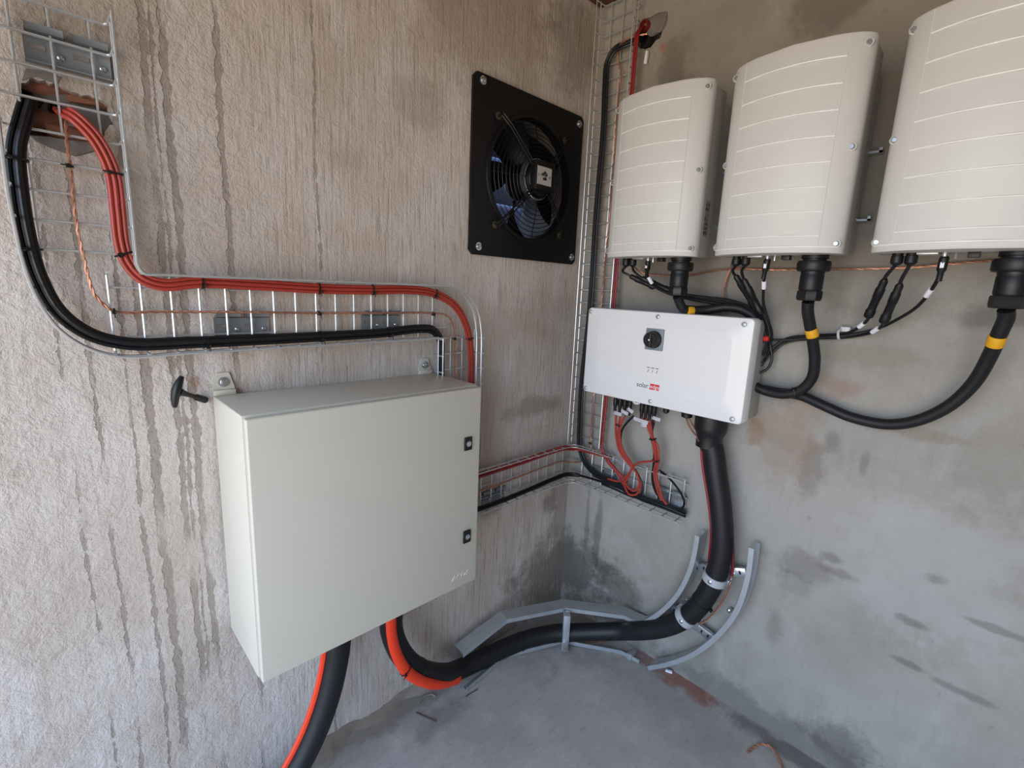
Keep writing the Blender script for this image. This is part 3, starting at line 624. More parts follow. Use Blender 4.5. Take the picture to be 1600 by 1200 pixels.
for sx_ in (-1, 1):
    for sz in (-1, 1):
        p0 = Vector((FX + sx_ * .166, -.014, FZ + sz * .169)); p1 = Vector((FX + sx_ * .040, -.060, FZ + sz * .040))
        bm = NB(); d = Vector((sz, 0, -sx_)).normalized() * .0055
        for s in (-1, 1): tube(bm, [p0 + d * s, p0 + d * s + Vector((0, -.02, 0)), p1 + d * s], .0028, 6, 3)
        st = link('guard_strut', bm, M_FAN, t)
        bm = NB(); lathe(bm, p0 + Vector((0, .003, 0)), (0, -1, 0), [(.012, 0), (.012, .004), (.007, .006)], 14); link('foot', bm, mat('dull_brass', '#5b543c', 0.5, 0.6), t)
def ring(bm, r, y, rr, n=40):
    P = [Vector((FX + r * math.cos(2 * math.pi * k / n), y, FZ + r * math.sin(2 * math.pi * k / n))) for k in range(n)]
    R_ = []
    for k, p in enumerate(P):
        o_ = (p - Vector((FX, y, FZ))).normalized(); R_.append([bm.verts.new(p + o_ * math.cos(2 * math.pi * j / 5) * rr + Vector((0, 1, 0)) * math.sin(2 * math.pi * j / 5) * rr) for j in range(5)])
    for k in range(n):
        a, b = R_[k], R_[(k + 1) % n]
        for j in range(5): bm.faces.new((a[j], a[(j + 1) % 5], b[(j + 1) % 5], b[j]))
for k in range(10):
    r = .062 + k * .0142; bm = NB(); ring(bm, r, -.055 + .032 * (r / .2) ** 2, .0014); link('guard_ring', bm, M_FAN, t)
for k in range(8):
    a = 2 * math.pi * k / 8 + .02; bm = NB(); tube(bm, [(FX + .055 * math.cos(a), -.052, FZ + .055 * math.sin(a)), (FX + .2 * math.cos(a), -.020, FZ + .2 * math.sin(a))], .0016, 5, 1); link('guard_spoke', bm, M_FAN, t)
bm = NB(); lathe(bm, (FX, .06, FZ), (0, -1, 0), [(.060, 0), (.062, .06), (.060, .105), (.054, .118), (.05, .120)], 32); link('motor', bm, M_FAN, t)
bm = NB(); lathe(bm, (FX, -.022, FZ), (0, -1, 0), [(.069, 0), (.069, .020), (.064, .022), (.064, .0)], 32); link('motor_ring', bm, M_BRIGHT, t)
for k in range(5):
    a0 = 2 * math.pi * k / 5 + .66; bm = NB(); G = []
    for i in range(7):
        r = .058 + i / 6 * .134; row = []
        for j in range(6):
            q = j / 5 - .5; a = a0 + q * (.72 + .10 * i / 6) + .22 * (i / 6) ** 2; y = .045 + q * .085 * (1 - .25 * i / 6)
            row.append((FX + r * math.cos(a), y, FZ + r * math.sin(a)))
        G.append([bm.verts.new(p) for p in row])
    f = [bm.faces.new((G[i][j], G[i + 1][j], G[i + 1][j + 1], G[i][j + 1])) for i in range(6) for j in range(5)]
    bmesh.ops.solidify(bm, geom=f, thickness=.003); link('fan_blade', bm, M_FAN, t)
tb = (-0.3400,-0.0750,1.8238)
bm = NB(); box(bm, tb[0] - .048, tb[0] + .046, -.082, -.035, tb[2] - .048, tb[2] + .048, .004); tbx = link('terminal_box', bm, M_FAN, t)
c0 = (-0.3480,-0.0825,1.8214)
bm = NB(); box(bm, c0[0] - .036, c0[0] + .034, -.0836, -.082, c0[2] - .028, c0[2] + .030); lb_ = link('maker_plate', bm, mat('plate_grey', '#b5b2ab', 0.5), t)
text('lettering', 'L-A', .015, (c0[0] - .022, -.0838, c0[2] + .003), (1, 0, 0), (0, 0, 1), M_GRN, tbx, .0002)
text('lettering', '-o', .014, (c0[0] + .023, -.0838, c0[2] + .001), (1, 0, 0), (0, 0, 1), M_GRN, tbx, .0002)
bm = NB()
for s, h in ((-1, 0), (0, .006), (1, 0)):
    lathe(bm, (c0[0] + s * .008, -.0837, c0[2] + .006 + h), (0, -1, 0), [(.0055, 0), (.0055, .0003)], 10); lathe(bm, (c0[0] + s * .0055, -.0837, c0[2] - .008), (0, -1, 0), [(.0048, 0), (.0048, .0003)], 10)
tube(bm, [(c0[0] + .004, -.0838, c0[2] + .012), (c0[0] - .005, -.0838, c0[2] + .006), (c0[0] + .004, -.0838, c0[2] - .001), (c0[0] - .005, -.0838, c0[2] - .008)], .0016, 5, 4)
link('emblem', bm, M_GRN, tbx)
ls = bpy.data.materials.new('shutter_slat'); ls.use_nodes = True; _t = ls.node_tree; _b = _t.nodes['Principled BSDF']; _b.inputs['Base Color'].default_value = lin('#aab3c8')
_tr = _t.nodes.new('ShaderNodeBsdfTranslucent'); _tr.inputs[0].default_value = lin('#8e99b4'); _mx = _t.nodes.new('ShaderNodeMixShader'); _mx.inputs[0].default_value = .45
_n = _t.nodes.new('ShaderNodeTexNoise'); _n.inputs['Scale'].default_value = 20; _mr = _t.nodes.new('ShaderNodeMapRange'); _mr.inputs[3].default_value = .14; _mr.inputs[4].default_value = .20; _t.links.new(_n.outputs[0], _mr.inputs[0]); _t.links.new(_mr.outputs[0], _mx.inputs[0])
_t.links.new(_b.outputs[0], _mx.inputs[1]); _t.links.new(_tr.outputs[0], _mx.inputs[2]); _t.links.new(_mx.outputs[0], _t.nodes['Material Output'].inputs[0])
for k in range(5):
    z = FZ - .168 + k * .084; bm = NB()
    obox(bm, (FX, .236, z), (1, 0, 0), (0, .14, 1), (0, -1, .14), .44, .092, .003); link('shutter_slat', bm, ls, t)
bm = NB(); box(bm, FX - .235, FX - .215, .215, .26, FZ - .235, FZ + .235); box(bm, FX + .215, FX + .235, .215, .26, FZ - .235, FZ + .235); box(bm, FX - .235, FX + .235, .215, .26, FZ + .205, FZ + .235); box(bm, FX - .235, FX + .235, .215, .26, FZ - .235, FZ - .208); link('shutter_frame', bm, M_FAN, t)

# ------------------------------------------------------------------ inverters
IY, IG, IW, IZ0, IZ1 = -.2783, .0562, .315, 1.5561, 2.0366
IH = IZ1 - IZ0
def cover_prof(n=24):
    out = []
    for k in range(n + 1):
        a = math.pi * k / n; c = math.cos(a); q = math.copysign(abs(c) ** .30, c)      # dense near the edges
        u = q * IW / 2; x = abs(q); out.append((u, depth_at(u)))
    return out
def depth_at(u):
    x = min(1, abs(u) / (IW / 2)); return .214 + .026 * max(0.0, 1 - x ** 9) ** .5 + .046 * max(0, 1 - x ** 2)
def gland_big(bm_, p):
    lathe(bm_, p, (0, 0, -1), [(.031, 0), (.031, .014), (.027, .015), (.027, .019), (.037, .020), (.039, .025), (.039, .042), (.036, .046), (.0275, .047), (.0265, .055), (.0275, .057), (.0275, .090), (.024, .098)], 24)
INV = []
names = ('left of the three, nearest the corner', 'middle of the three', 'right of the three, cut off')
INVP = {}
for k in range(3):
    yc = IY - k * (IW + IG) - IW / 2
    t = empty('inverter', (0, yc, IZ0), 'tall white ribbed inverter on the right wall, %s' % names[k], 'inverter', 'white inverters in a row'); INV.append(t)
    bm = NB(); P = cover_prof(); rings = []
    for z, s in ((IZ0, .992), (IZ0 + .004, 1.0), (IZ1 - .004, 1.0), (IZ1, .992)):
        rings.append([bm.verts.new((-.206 - (d - .206) * (1 if s == 1 else .96), yc + u * s, z)) for u, d in P] + [bm.verts.new((-.206, yc - IW / 2 * s, z)), bm.verts.new((-.206, yc + IW / 2 * s, z))])
    n = len(rings[0])
    for a, b in zip(rings, rings[1:]):
        for i in range(n): bm.faces.new((a[i], a[(i + 1) % n], b[(i + 1) % n], b[i]))
    bm.faces.new(rings[0][::-1]); bm.faces.new(rings[-1]); cover = link('front_cover', bm, M_WHT, t)
    us = [-.112 + .224 * i / 16 for i in range(17)]
    for j in range(8):
        z = IZ0 + .040 + j * .0562; bm = NB()
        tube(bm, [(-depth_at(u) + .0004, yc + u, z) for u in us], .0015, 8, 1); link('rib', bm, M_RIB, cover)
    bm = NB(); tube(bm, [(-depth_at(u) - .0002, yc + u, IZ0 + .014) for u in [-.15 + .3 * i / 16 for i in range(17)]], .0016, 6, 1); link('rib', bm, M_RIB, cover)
    for u in (-.113, .113):
        bm = NB(); tube(bm, [(-depth_at(u), yc + u, IZ0 + .018), (-depth_at(u), yc + u, IZ1 - .003)], .0009, 5, 1); link('seam', bm, M_WHT, cover)
    for u in (-.146, .146):
        for z in (IZ0 + .022, (IZ0 + IZ1) / 2, IZ1 - .022):
            d = depth_at(u); bm = NB(); lathe(bm, (-d + .006, yc + u, z), (-1, 0, 0), [(.0095, 0), (.0095, .0066), (.0085, .0068), (.0078, .003)], 18); rc = link('screw_recess', bm, M_WHT, cover)
            bm = NB(); lathe(bm, (-d + .002, yc + u, z), (-1, 0, 0), [(.0060, 0), (.0060, .005), (.0045, .0070), (.002, .0070)], 12); link('screw', bm, M_BRIGHT, cover)
    bm = NB(); box(bm, -.21, -.128, yc - .154, yc + .154, IZ0 + .002, IZ1 - .008, .004); link('body', bm, M_GREY, t)
    bm = NB(); box(bm, -.13, -.022, yc - .138, yc + .138, IZ0 + .012, IZ1 - .03, .002); 
    link('heat_sink', bm, M_ZINC, t)
    bm = NB(); box(bm, -.022, 0, yc - .12, yc + .12, IZ0 + .03, IZ1 - .05)
    for z in (IZ0 + .10, IZ0 + .27): box(bm, -.03, -.004, yc - .165, yc - .12, z, z + .005); box(bm, -.03, -.026, yc - .165, yc - .158, z, z + .012)
    link('wall_bracket', bm, M_ZINC, t)
    # underside fittings: u to the right (= -y)
    yl = yc + IW / 2; X_ = -.175
    for i, uu in enumerate((.046, .072)):
        bm = NB(); lathe(bm, (X_, yl - uu, IZ0 + .004), (0, 0, -1), [(.011, 0), (.011, .008), (.0125, .009), (.0125, .024), (.010, .027), (.006, .030)], 12); link('cable_gland', bm, M_BLKP, t)
    bm = NB(); lathe(bm, (X_, yl - .130, IZ0 + .004), (0, 0, -1), [(.008, 0), (.008, .008), (.006, .008), (.006, .018)], 12); cs = link('plug_socket', bm, M_BRIGHT, t)
    bm = NB(); box(bm, X_ - .02, X_ + .02, yl - .120, yl - .082, IZ0 - .003, IZ0 + .004, .001); link('terminal_plate', bm, M_ZINC, t)
    bm = NB(); lathe(bm, (X_, yl - .148, IZ0 + .004), (0, 0, -1), [(.003, 0), (.003, .016)], 8); link('stud', bm, M_BRIGHT, t)
    bm = NB(); box(bm, X_ - .012, X_ + .010, yl - .188, yl - .168, IZ0 - .010, IZ0 + .004, .001); link('rocker_switch', bm, M_BLKP, t)
    bm = NB(); gland_big(bm, (X_, yl - .246, IZ0 + .006)); gl = link('large_gland', bm, M_BLKP, t)
    bm = NB(); lathe(bm, (X_, yl - .246, IZ0 - .089), (0, 0, -1), [(.029, 0), (.0305, .003), (.0305, .020), (.028, .026), (.016, .027)], 8); link('gland_nut', bm, M_BLKP, t)
    INVP[k] = dict(g1=(X_, yl - .046, IZ0 - .024), g2=(X_, yl - .072, IZ0 - .024), plug=(X_, yl - .130, IZ0 - .012), big=(X_, yl - .246, IZ0 - .118))
    if k == 0:
        ys = yc - .154 - .0010
        bm = NB(); box(bm, -.188, -.160, ys, ys + .0012, IZ0 + .062, IZ0 + .165); stk = link('sticker', bm, M_STICK, t)
        bm = NB(); box(bm, -.165, -.140, yc - .1548, yc - .153, IZ1 - .06, IZ1 - .025); link('sticker', bm, M_STICK, t)
        bm = NB()
        for q in range(7):
            for r_ in range(3):
                zz = IZ0 + .068 + q * .0135; xx = -.186 + r_ * .0085
                if rnd.random() < .85: box(bm, xx, xx + rnd.uniform(.003, .006), ys - .0006, ys, zz, zz + rnd.uniform(.004, .011))
        link('sticker_print', bm, M_TXT, stk)

# ------------------------------------------------------------------ white switch panel
SY0, SY1, SD, SZ0, SZ1 = -.1626, -.7626, .1609, 1.063, 1.3841
t = empty('switch_panel', (0, (SY0 + SY1) / 2, SZ0), 'wide white inverter control panel with black rotary switch below the inverters', 'control panel')
def rrect(y0, y1, z0, z1, r, n=5):
    out = []
    for cy, cz, a0 in ((y1 - r, z0 + r, -90), (y1 - r, z1 - r, 0), (y0 + r, z1 - r, 90), (y0 + r, z0 + r, 180)):
        for k in range(n + 1):
            a = math.radians(a0 + 90 * k / n); out.append((cy + r * math.cos(a), cz + r * math.sin(a)))
    return out
def plate_stack(bm, layers):
    rings = [[bm.verts.new((-d, y, z)) for y, z in rrect(y0, y1, z0, z1, r)] for d, y0, y1, z0, z1, r in layers]; n = len(rings[0])
    for a, b in zip(rings, rings[1:]):
        for i in range(n): bm.faces.new((a[i], a[(i + 1) % n], b[(i + 1) % n], b[i]))
    bm.faces.new(rings[0][::-1]); bm.faces.new(rings[-1])
bm = NB(); plate_stack(bm, [(.106, SY1, SY0, SZ0, SZ1, .014), (.150, SY1, SY0, SZ0, SZ1, .014), (.154, SY1 + .002, SY0 - .002, SZ0 + .002, SZ1 - .002, .013), (.1555, SY1 + .006, SY0 - .006, SZ0 + .006, SZ1 - .006, .012),
                          (.1560, SY1 + .034, SY0 - .034, SZ0 + .030, SZ1 - .030, .03), (.1605, SY1 + .052, SY0 - .052, SZ0 + .044, SZ1 - .044, .035), (.161, SY1 + .058, SY0 - .058, SZ0 + .050, SZ1 - .050, .035)]); pc = link('cover', bm, M_WHTG, t)
bm = NB(); box(bm, -.108, -.012, SY1 + .006, SY0 - .006, SZ0 + .006, SZ1 - .006, .006); link('body', bm, M_GREY, t)
bm = NB(); box(bm, -.012, 0, SY1 + .10, SY0 - .10, SZ0 + .04, SZ1 - .04); link('wall_bracket', bm, M_ZINC, t)
for p in [(-0.1570,-0.1753,1.3683), (-0.1570,-0.4536,1.3682), (-0.1570,-0.7342,1.3650), (-0.1570,-0.1771,1.0774), (-0.1570,-0.4561,1.0790), (-0.1570,-0.7355,1.0780)]:
    bm = NB(); lathe(bm, (-.1545, p[1], p[2]), (-1, 0, 0), [(.0095, 0), (.0095, .0018), (.0085, .0026), (.0078, .001)], 16); link('screw_cup', bm, M_WHTG, pc)
    bm = NB(); lathe(bm, (-.155, p[1], p[2]), (-1, 0, 0), [(.0072, 0), (.0068, .004), (.004, .0058), (.002, .0058)], 14); link('screw', bm, M_ZINC, pc)
p = (-0.1620,-0.4529,1.2923)
bm = NB(); box(bm, -.167, -.160, p[1] - .033, p[1] + .033, p[2] - .036, p[2] + .036, .002); sw = link('switch_plate', bm, M_SWPL, t)
bm = NB(); lathe(bm, (-.165, p[1], p[2]), (-1, 0, 0), [(.029, 0), (.029, .008), (.0265, .010), (.0265, .026), (.024, .030), (.010, .030), (.010, .027)], 28); obox(bm, (-.193, p[1], p[2]), (1, 0, 0), (0, 1, 0), (0, 0, 1), .012, .012, .046, .003); kn = link('rotary_knob', bm, M_BLKP, sw)
bm = NB(); lathe(bm, (-.1985, p[1], p[2]), (-1, 0, 0), [(.003, 0), (.0028, .0015)], 10); link('switch_pin', bm, M_PAP, sw)
p = (-0.1610,-0.4554,1.1867)
for i, dy in enumerate((.0165, 0, -.0165)):
    bm = NB(); box(bm, -.1615, -.1608, p[1] + dy - .0055, p[1] + dy + .0055, p[2] + .0075, p[2] + .0098); link('indicator_print', bm, M_TXT, pc)
    bm = NB(); obox(bm, (-.1612, p[1] + dy, p[2] - .003), (1, 0, 0), (0, 1, .0), (0, -.35, 1), .0008, .0024, .010); link('indicator_light', bm, mat('grey_indicator', '#6f7378', 0.4), pc)
p = (-0.1610,-0.4517,1.1305)
text('lettering', 'solar', .0235, (-.1612, p[1] + .029, p[2]), (0, -1, 0), (0, 0, 1), M_TXT, pc, .0003)
bm = NB(); prism(bm, [(-.1609, p[1] - .001 + .003, p[2] - .0095), (-.1609, p[1] - .034, p[2] - .0095), (-.1609, p[1] - .036, p[2] + .0105), (-.1609, p[1] + .000 - .001, p[2] + .0105)], (-.0006, 0, 0)); link('red_logo_box', bm, M_REDP, pc)
text('lettering', 'edge', .0190, (-.1619, p[1] - .018, p[2] + .001), (0, -1, 0), (0, 0, 1), M_PAP, pc, .0002, shear=.12)
# underside
UX = -.085
for lo, hi, n in (((-0.0850,-0.2699,1.0355), (-0.0850,-0.3333,1.0282), 4), ((-0.0850,-0.3855,1.0243), (-0.0850,-0.4356,1.0206), 4)):
    for i in range(n):
        y = lo[1] + (hi[1] - lo[1]) * i / (n - 1); bm = NB(); lathe(bm, (UX, y, SZ0 + .008), (0, 0, -1), [(.009, 0), (.009, .018), (.0075, .019), (.0075, .028), (.0092, .029), (.0092, .050), (.0065, .058), (.0055, .080)], 10); link('plug_connector', bm, M_BLKP, t)
p = (-0.1000,-0.3687,1.0423); bm = NB()
pts = [(p[0], p[1] + .016 * math.cos(a), SZ0 - .004 + .013 * math.sin(a)) for a in [2 * math.pi * k / 16 for k in range(17)]]; tube(bm, pts, .004, 6, 1); link('cable_eye', bm, M_WHTG, t)
for q, r in (((-0.0850,-0.4811,1.0421), .013), ((-0.0850,-0.5580,1.0380), .022)):
    bm = NB(); lathe(bm, (UX, q[1], SZ0 + .008), (0, 0, -1), [(r, 0), (r, .022), (r * .85, .024), (r * .8, .036), (r * .45, .040)], 16); link('cable_gland', bm, M_BLKP, t)
BG = (-0.0850,-0.6445,1.0243)
bm = NB(); lathe(bm, (UX, BG[1], SZ0 + .008), (0, 0, -1), [(.052, 0), (.052, .050), (.050, .062), (.044, .075), (.041, .085), (.041, .118), (.037, .120)], 28); link('large_gland', bm, M_BLKP, t)

# ------------------------------------------------------------------ heavy cables from the inverters
def heavy(k, pts, lab, ya, yb, r=.0145):
    o = cable('heavy_cable', [INVP[k]['big']] + pts, r, M_BLKR, lab, 'cable', 'heavy black cables with yellow tape', 14)
    band(o, ya, yb, r + .0012, M_YEL, 'yellow_band', 18)
heavy(0, [(-0.1650,-0.5267,1.4241), (-0.1500,-0.5349,1.4003), (-0.1200,-0.5531,1.3963), (-0.0900,-0.5879,1.3994), (-0.0700,-0.6400,1.4106), (-0.0600,-0.6863,1.4052), (-0.0500,-0.7285,1.3764), (-0.0450,-0.7383,1.3178), (-0.0450,-0.7375,1.2373), (-0.0400,-0.7312,1.1825)], 'heavy black cable with yellow band dropping from the left inverter behind the panel top', (-0.1400,-0.5416,1.3936), (-0.1200,-0.5534,1.3943))
heavy(1, [(-0.1650,-0.8949,1.4153), (-0.1400,-0.9004,1.3727), (-0.1100,-0.9078,1.3198), (-0.0900,-0.9123,1.2743), (-0.0700,-0.9065,1.2221), (-0.0600,-0.8796,1.1824), (-0.0550,-0.8376,1.1625), (-0.0500,-0.7909,1.1613), (-0.0500,-0.7519,1.1706), (-0.0500,-0.6904,1.1894)], 'heavy black cable with yellow band looping from the middle inverter to the panel side', (-0.1350,-0.9015,1.3666), (-0.1260,-0.9068,1.3451))
heavy(2, [(-0.1650,-1.2692,1.4212), (-0.1500,-1.2646,1.3891), (-0.1200,-1.2573,1.3375), (-0.0900,-1.2393,1.2657), (-0.0700,-1.2032,1.2002), (-0.0550,-1.1484,1.1497), (-0.0450,-1.0908,1.1261), (-0.0400,-1.0104,1.1269), (-0.0400,-0.9372,1.1470), (-0.0350,-0.8753,1.1632), (-0.0350,-0.8043,1.1620), (-0.0400,-0.7393,1.1653)], 'long heavy black cable with yellow band sweeping low from the right inverter', (-0.1470,-1.2632,1.3827), (-0.1360,-1.2606,1.3602))
tie((-0.0580,-0.8699,1.1746), (0, 1, -.35), OUTR, .0155, .0155, 'black cable tie joining the two heavy cables right of the panel')

def lead(pts, lab, con=None, mark=None, r=.0041, plug=False, grp='thin black leads under the inverters'):
    P = smooth_path(pts, 6); bm = NB(); tube(bm, P, r, 8, 1); o = tag(link('black_lead', bm, M_BLK), lab, 'cable', grp)
    if con:
        a, b = V3(con[0]), V3(con[1]); d = (b - a); l_ = d.length
        bm = NB(); lathe(bm, a, d, [(.005, 0), (.0085, l_ * .05), (.0085, l_ * .22), (.0105, l_ * .24), (.0105, l_ * .46), (.0095, l_ * .48), (.0095, l_ * .78), (.0115, l_ * .80), (.0115, l_ * .95), (.006, l_)], 10); link('inline_connector', bm, M_BLKP, o)
    for mk in (mark or []): band(o, mk[0], mk[1], r + .0022, M_PAP, 'white_marker', 10)
    if plug:
        p = V3(pts[0]); d = V3(pts[1]) - p; bm = NB(); lathe(bm, p - d.normalized() * .006, d, [(.007, 0), (.009, .004), (.009, .030), (.006, .036), (.006, .055)], 12); link('plug', bm, M_BLKP, o)
        bm = NB(); obox(bm, p + d.normalized() * .014 + Vector((-.0092, 0, 0)), (0, 1, 0), (1, 0, 0), (0, 0, 1), .007, .001, .012); link('white_marker', bm, M_PAP, o)
    return o
# right inverter
lead([INVP[2]['g1']] + [(-0.1600,-1.0489,1.5055), (-0.1300,-1.0357,1.4600), (-0.0900,-1.0203,1.4113), (-0.0500,-1.0004,1.3842), (-0.0250,-0.9613,1.3557), (-0.0200,-0.8877,1.3432), (-0.0200,-0.8133,1.3264), (-0.0250,-0.7744,1.2909), (-0.0300,-0.7499,1.2480), (-0.0400,-0.7346,1.2160)], 'thin lead with connector from the right inverter, nearest its left edge', ((-0.1580,-1.0482,1.4996), (-0.0800,-1.0141,1.4042)), [((-0.0550,-1.0036,1.3880), (-0.0450,-0.9919,1.3765))])
lead([INVP[2]['g2']] + [(-0.1600,-1.0797,1.4969), (-0.1300,-1.0695,1.4490), (-0.0900,-1.0534,1.3973), (-0.0500,-1.0283,1.3678), (-0.0220,-0.9623,1.3450), (-0.0200,-0.8891,1.3340), (-0.0200,-0.8081,1.3122), (-0.0300,-0.7734,1.2692), (-0.0400,-0.7484,1.2283)], 'thin lead with connector from the right inverter, second from its left edge', ((-0.1560,-1.0791,1.4896), (-0.0850,-1.0494,1.3920)), [((-0.0650,-1.0376,1.3774), (-0.0500,-1.0244,1.3658))])
lead([INVP[2]['plug']] + [(-0.1700,-1.1492,1.5159), (-0.1300,-1.1358,1.4785), (-0.0900,-1.1098,1.4359), (-0.0600,-1.0731,1.4033), (-0.0350,-1.0329,1.3763), (-0.0280,-0.9627,1.3506), (-0.0260,-0.8819,1.3372), (-0.0260,-0.8085,1.3222), (-0.0300,-0.7759,1.3190), (-0.0350,-0.7466,1.3143), (-0.0400,-0.7241,1.2960)], 'thin plugged lead curving left from the middle of the right inverter', None, [((-0.1300,-1.1346,1.4785), (-0.1150,-1.1264,1.4623))], plug=True)
# middle inverter
lead([INVP[1]['g1']] + [(-0.1550,-0.6807,1.5169), (-0.1300,-0.6949,1.4886), (-0.1000,-0.7194,1.4413), (-0.0600,-0.7419,1.3872), (-0.0450,-0.7615,1.3398), (-0.0350,-0.7721,1.2912), (-0.0350,-0.7566,1.2392), (-0.0350,-0.7252,1.2142)], 'thin lead with connector from the middle inverter, nearest its left edge', ((-0.1450,-0.6855,1.5064), (-0.0800,-0.7304,1.4154)))
lead([INVP[1]['g2']] + [(-0.1550,-0.7064,1.5170), (-0.1300,-0.7145,1.4797), (-0.1000,-0.7351,1.4344), (-0.0700,-0.7575,1.3787), (-0.0500,-0.7650,1.3402), (-0.0450,-0.7644,1.2908), (-0.0450,-0.7461,1.2587), (-0.0450,-0.7236,1.2251)], 'thin lead with connector from the middle inverter, second from its left edge', ((-0.1420,-0.7097,1.4957), (-0.0750,-0.7499,1.3936)))
lead([INVP[1]['plug']] + [(-0.1700,-0.7753,1.5146), (-0.1400,-0.7674,1.4715), (-0.1100,-0.7631,1.4263), (-0.0800,-0.7716,1.3799), (-0.0500,-0.7781,1.3376), (-0.0350,-0.7744,1.3014), (-0.0350,-0.7838,1.2589), (-0.0350,-0.7732,1.2274), (-0.0400,-0.7505,1.2123), (-0.0450,-0.7257,1.2090)], 'thin plugged lead hanging straight down from the middle inverter', None, [((-0.1520,-0.7706,1.4908), (-0.1400,-0.7685,1.4697))], plug=True)
# left inverter
lead([INVP[0]['g1']] + [(-0.1550,-0.2996,1.5159), (-0.1300,-0.3296,1.4977), (-0.1000,-0.3904,1.4694), (-0.0700,-0.4491,1.4459), (-0.0500,-0.5327,1.4325), (-0.0500,-0.6194,1.4259), (-0.0500,-0.6917,1.4095), (-0.0500,-0.7323,1.3767), (-0.0400,-0.7478,1.3186), (-0.0400,-0.7293,1.2561)], 'thin lead with connector from the left inverter, nearest its left edge', ((-0.1400,-0.3200,1.5015), (-0.0950,-0.3978,1.4654)))
lead([INVP[0]['g2']] + [(-0.1550,-0.3433,1.5182), (-0.1300,-0.3684,1.4917), (-0.0900,-0.4220,1.4640), (-0.0750,-0.4749,1.4488), (-0.0600,-0.5586,1.4396), (-0.0600,-0.6431,1.4329), (-0.0600,-0.7044,1.4141), (-0.0600,-0.7413,1.3774), (-0.0500,-0.7548,1.3197), (-0.0500,-0.7334,1.2533)], 'thin lead with connector from the left inverter, second from its left edge', ((-0.1350,-0.3635,1.4957), (-0.0800,-0.4488,1.4543)))
lead([INVP[0]['plug']] + [(-0.1650,-0.4016,1.5156), (-0.1500,-0.4026,1.4912), (-0.1300,-0.4127,1.4688), (-0.1000,-0.4535,1.4453), (-0.0750,-0.5228,1.4295), (-0.0600,-0.6038,1.4189), (-0.0550,-0.6854,1.3972), (-0.0500,-0.7311,1.3569), (-0.0450,-0.7422,1.2883)], 'thin plugged lead from the middle of the left inverter joining the bundle', None, [((-0.1530,-0.4013,1.4974), (-0.1420,-0.4115,1.4769))], plug=True)
bm = NB(); p = V3((-0.0200,-0.9568,1.3588)); obox(bm, p + Vector((.008, 0, .008)), (1, 0, 0), (0, 1, 0), (0, 0, 1), .022, .024, .014, .002); tube(bm, [p + Vector((.006, .010, .012)), p + Vector((-.016, .012, 0)), p + Vector((-.014, .010, -.016)), p + Vector((.004, .010, -.020))], .0035, 6, 4)
tag(link('cable_clip', bm, M_CLEAR), 'small translucent wall clip holding thin leads below the middle and right inverters', 'clip')
bm = NB(); p = V3((-0.0500,-0.7640,1.3206)); lathe(bm, p + Vector((0, .008, 0)), (0, -1, .2), [(.006, 0), (.0085, .003), (.0085, .013), (.006, .016)], 12); tag(link('red_connector', bm, M_REDP), 'small red connector beside the top right corner of the white panel', 'connector')
bm = NB(); p = V3((-0.0120,-0.2283,2.2579)); obox(bm, p, (1, 0, 0), (0, 1, .1), (0, -.1, 1), .014, .010, .042, .004); tag(link('cable_clip', bm, M_PAP), 'small white plastic clip on the wall below the upper right hole', 'clip')
# earth wire along the right wall
bm = NB(); twist(bm, [(-0.1200,-0.3010,1.5621), (-0.0500,-0.2806,1.5355), (-0.0200,-0.2991,1.5165), (-0.0120,-0.3606,1.5105), (-0.0120,-0.4823,1.5115), (-0.0120,-0.5482,1.5246), (-0.0120,-0.6108,1.5328), (-0.0120,-0.7284,1.5308), (-0.0120,-0.8172,1.5308), (-0.0120,-0.9740,1.5325), (-0.0120,-1.0696,1.5356), (-0.0120,-1.1664,1.5459), (-0.0120,-1.2733,1.5563), (-0.0120,-1.3310,1.5622)], .0036)
tag(link('bare_copper_wire', bm, M_COP), 'bare copper earth wire running level on the wall under the inverters', 'wire')
bm = NB(); twist(bm, [(-0.1200,-0.6634,1.5564), (-0.0200,-0.6162,1.5324), (-0.0160,-0.6063,1.5000), (-0.0200,-0.6045,1.4608), (-0.0300,-0.6152,1.4095), (-0.0300,-0.6141,1.3678)], .0036)
tag(link('bare_copper_wire', bm, M_COP), 'short copper wire dropping from the middle inverter behind the black leads', 'wire')
bm = NB(); twist(bm, [(-0.1200,-0.6634,1.5564), (-0.0400,-0.6413,1.5410), (-0.0160,-0.6532,1.5306)], .0034)
tag(link('bare_copper_wire', bm, M_COP), 'tiny copper tail joining the middle inverter to the level earth wire', 'wire')

# ------------------------------------------------------------------ cables in the corner trays
vb = [(0.0400,-0.1863,2.3595), (-0.0100,-0.1938,2.3295), (-0.0350,-0.1532,2.3166), (-0.0400,-0.1033,2.3045), (-0.0400,-0.0811,2.2727), (-0.0400,-0.0790,2.2045), (-0.0400,-0.0851,2.0493), (-0.0400,-0.0801,1.7505), (-0.0400,-0.0826,1.3806), (-0.0400,-0.0682,1.0618), (-0.0400,-0.0724,0.8962), (-0.0400,-0.0821,0.7851), (-0.0400,-0.1143,0.7312), (-0.0420,-0.1723,0.6981), (-0.0420,-0.2688,0.6873), (-0.0420,-0.3885,0.6689), (-0.0400,-0.4695,0.6687), (-0.0340,-0.5340,0.6653), (-0.0300,-0.5720,0.6635)]
for a, wh in ((.0085, 'left'), (0, 'middle'), (-.0085, 'right')):
    cable('black_cable', offset_path(vb, OUTR, a, 0), .0046, M_BLK, 'black cable down the upright corner tray, %s of its three' % wh, 'cable', 'black cables in the upright corner tray', sub=1)
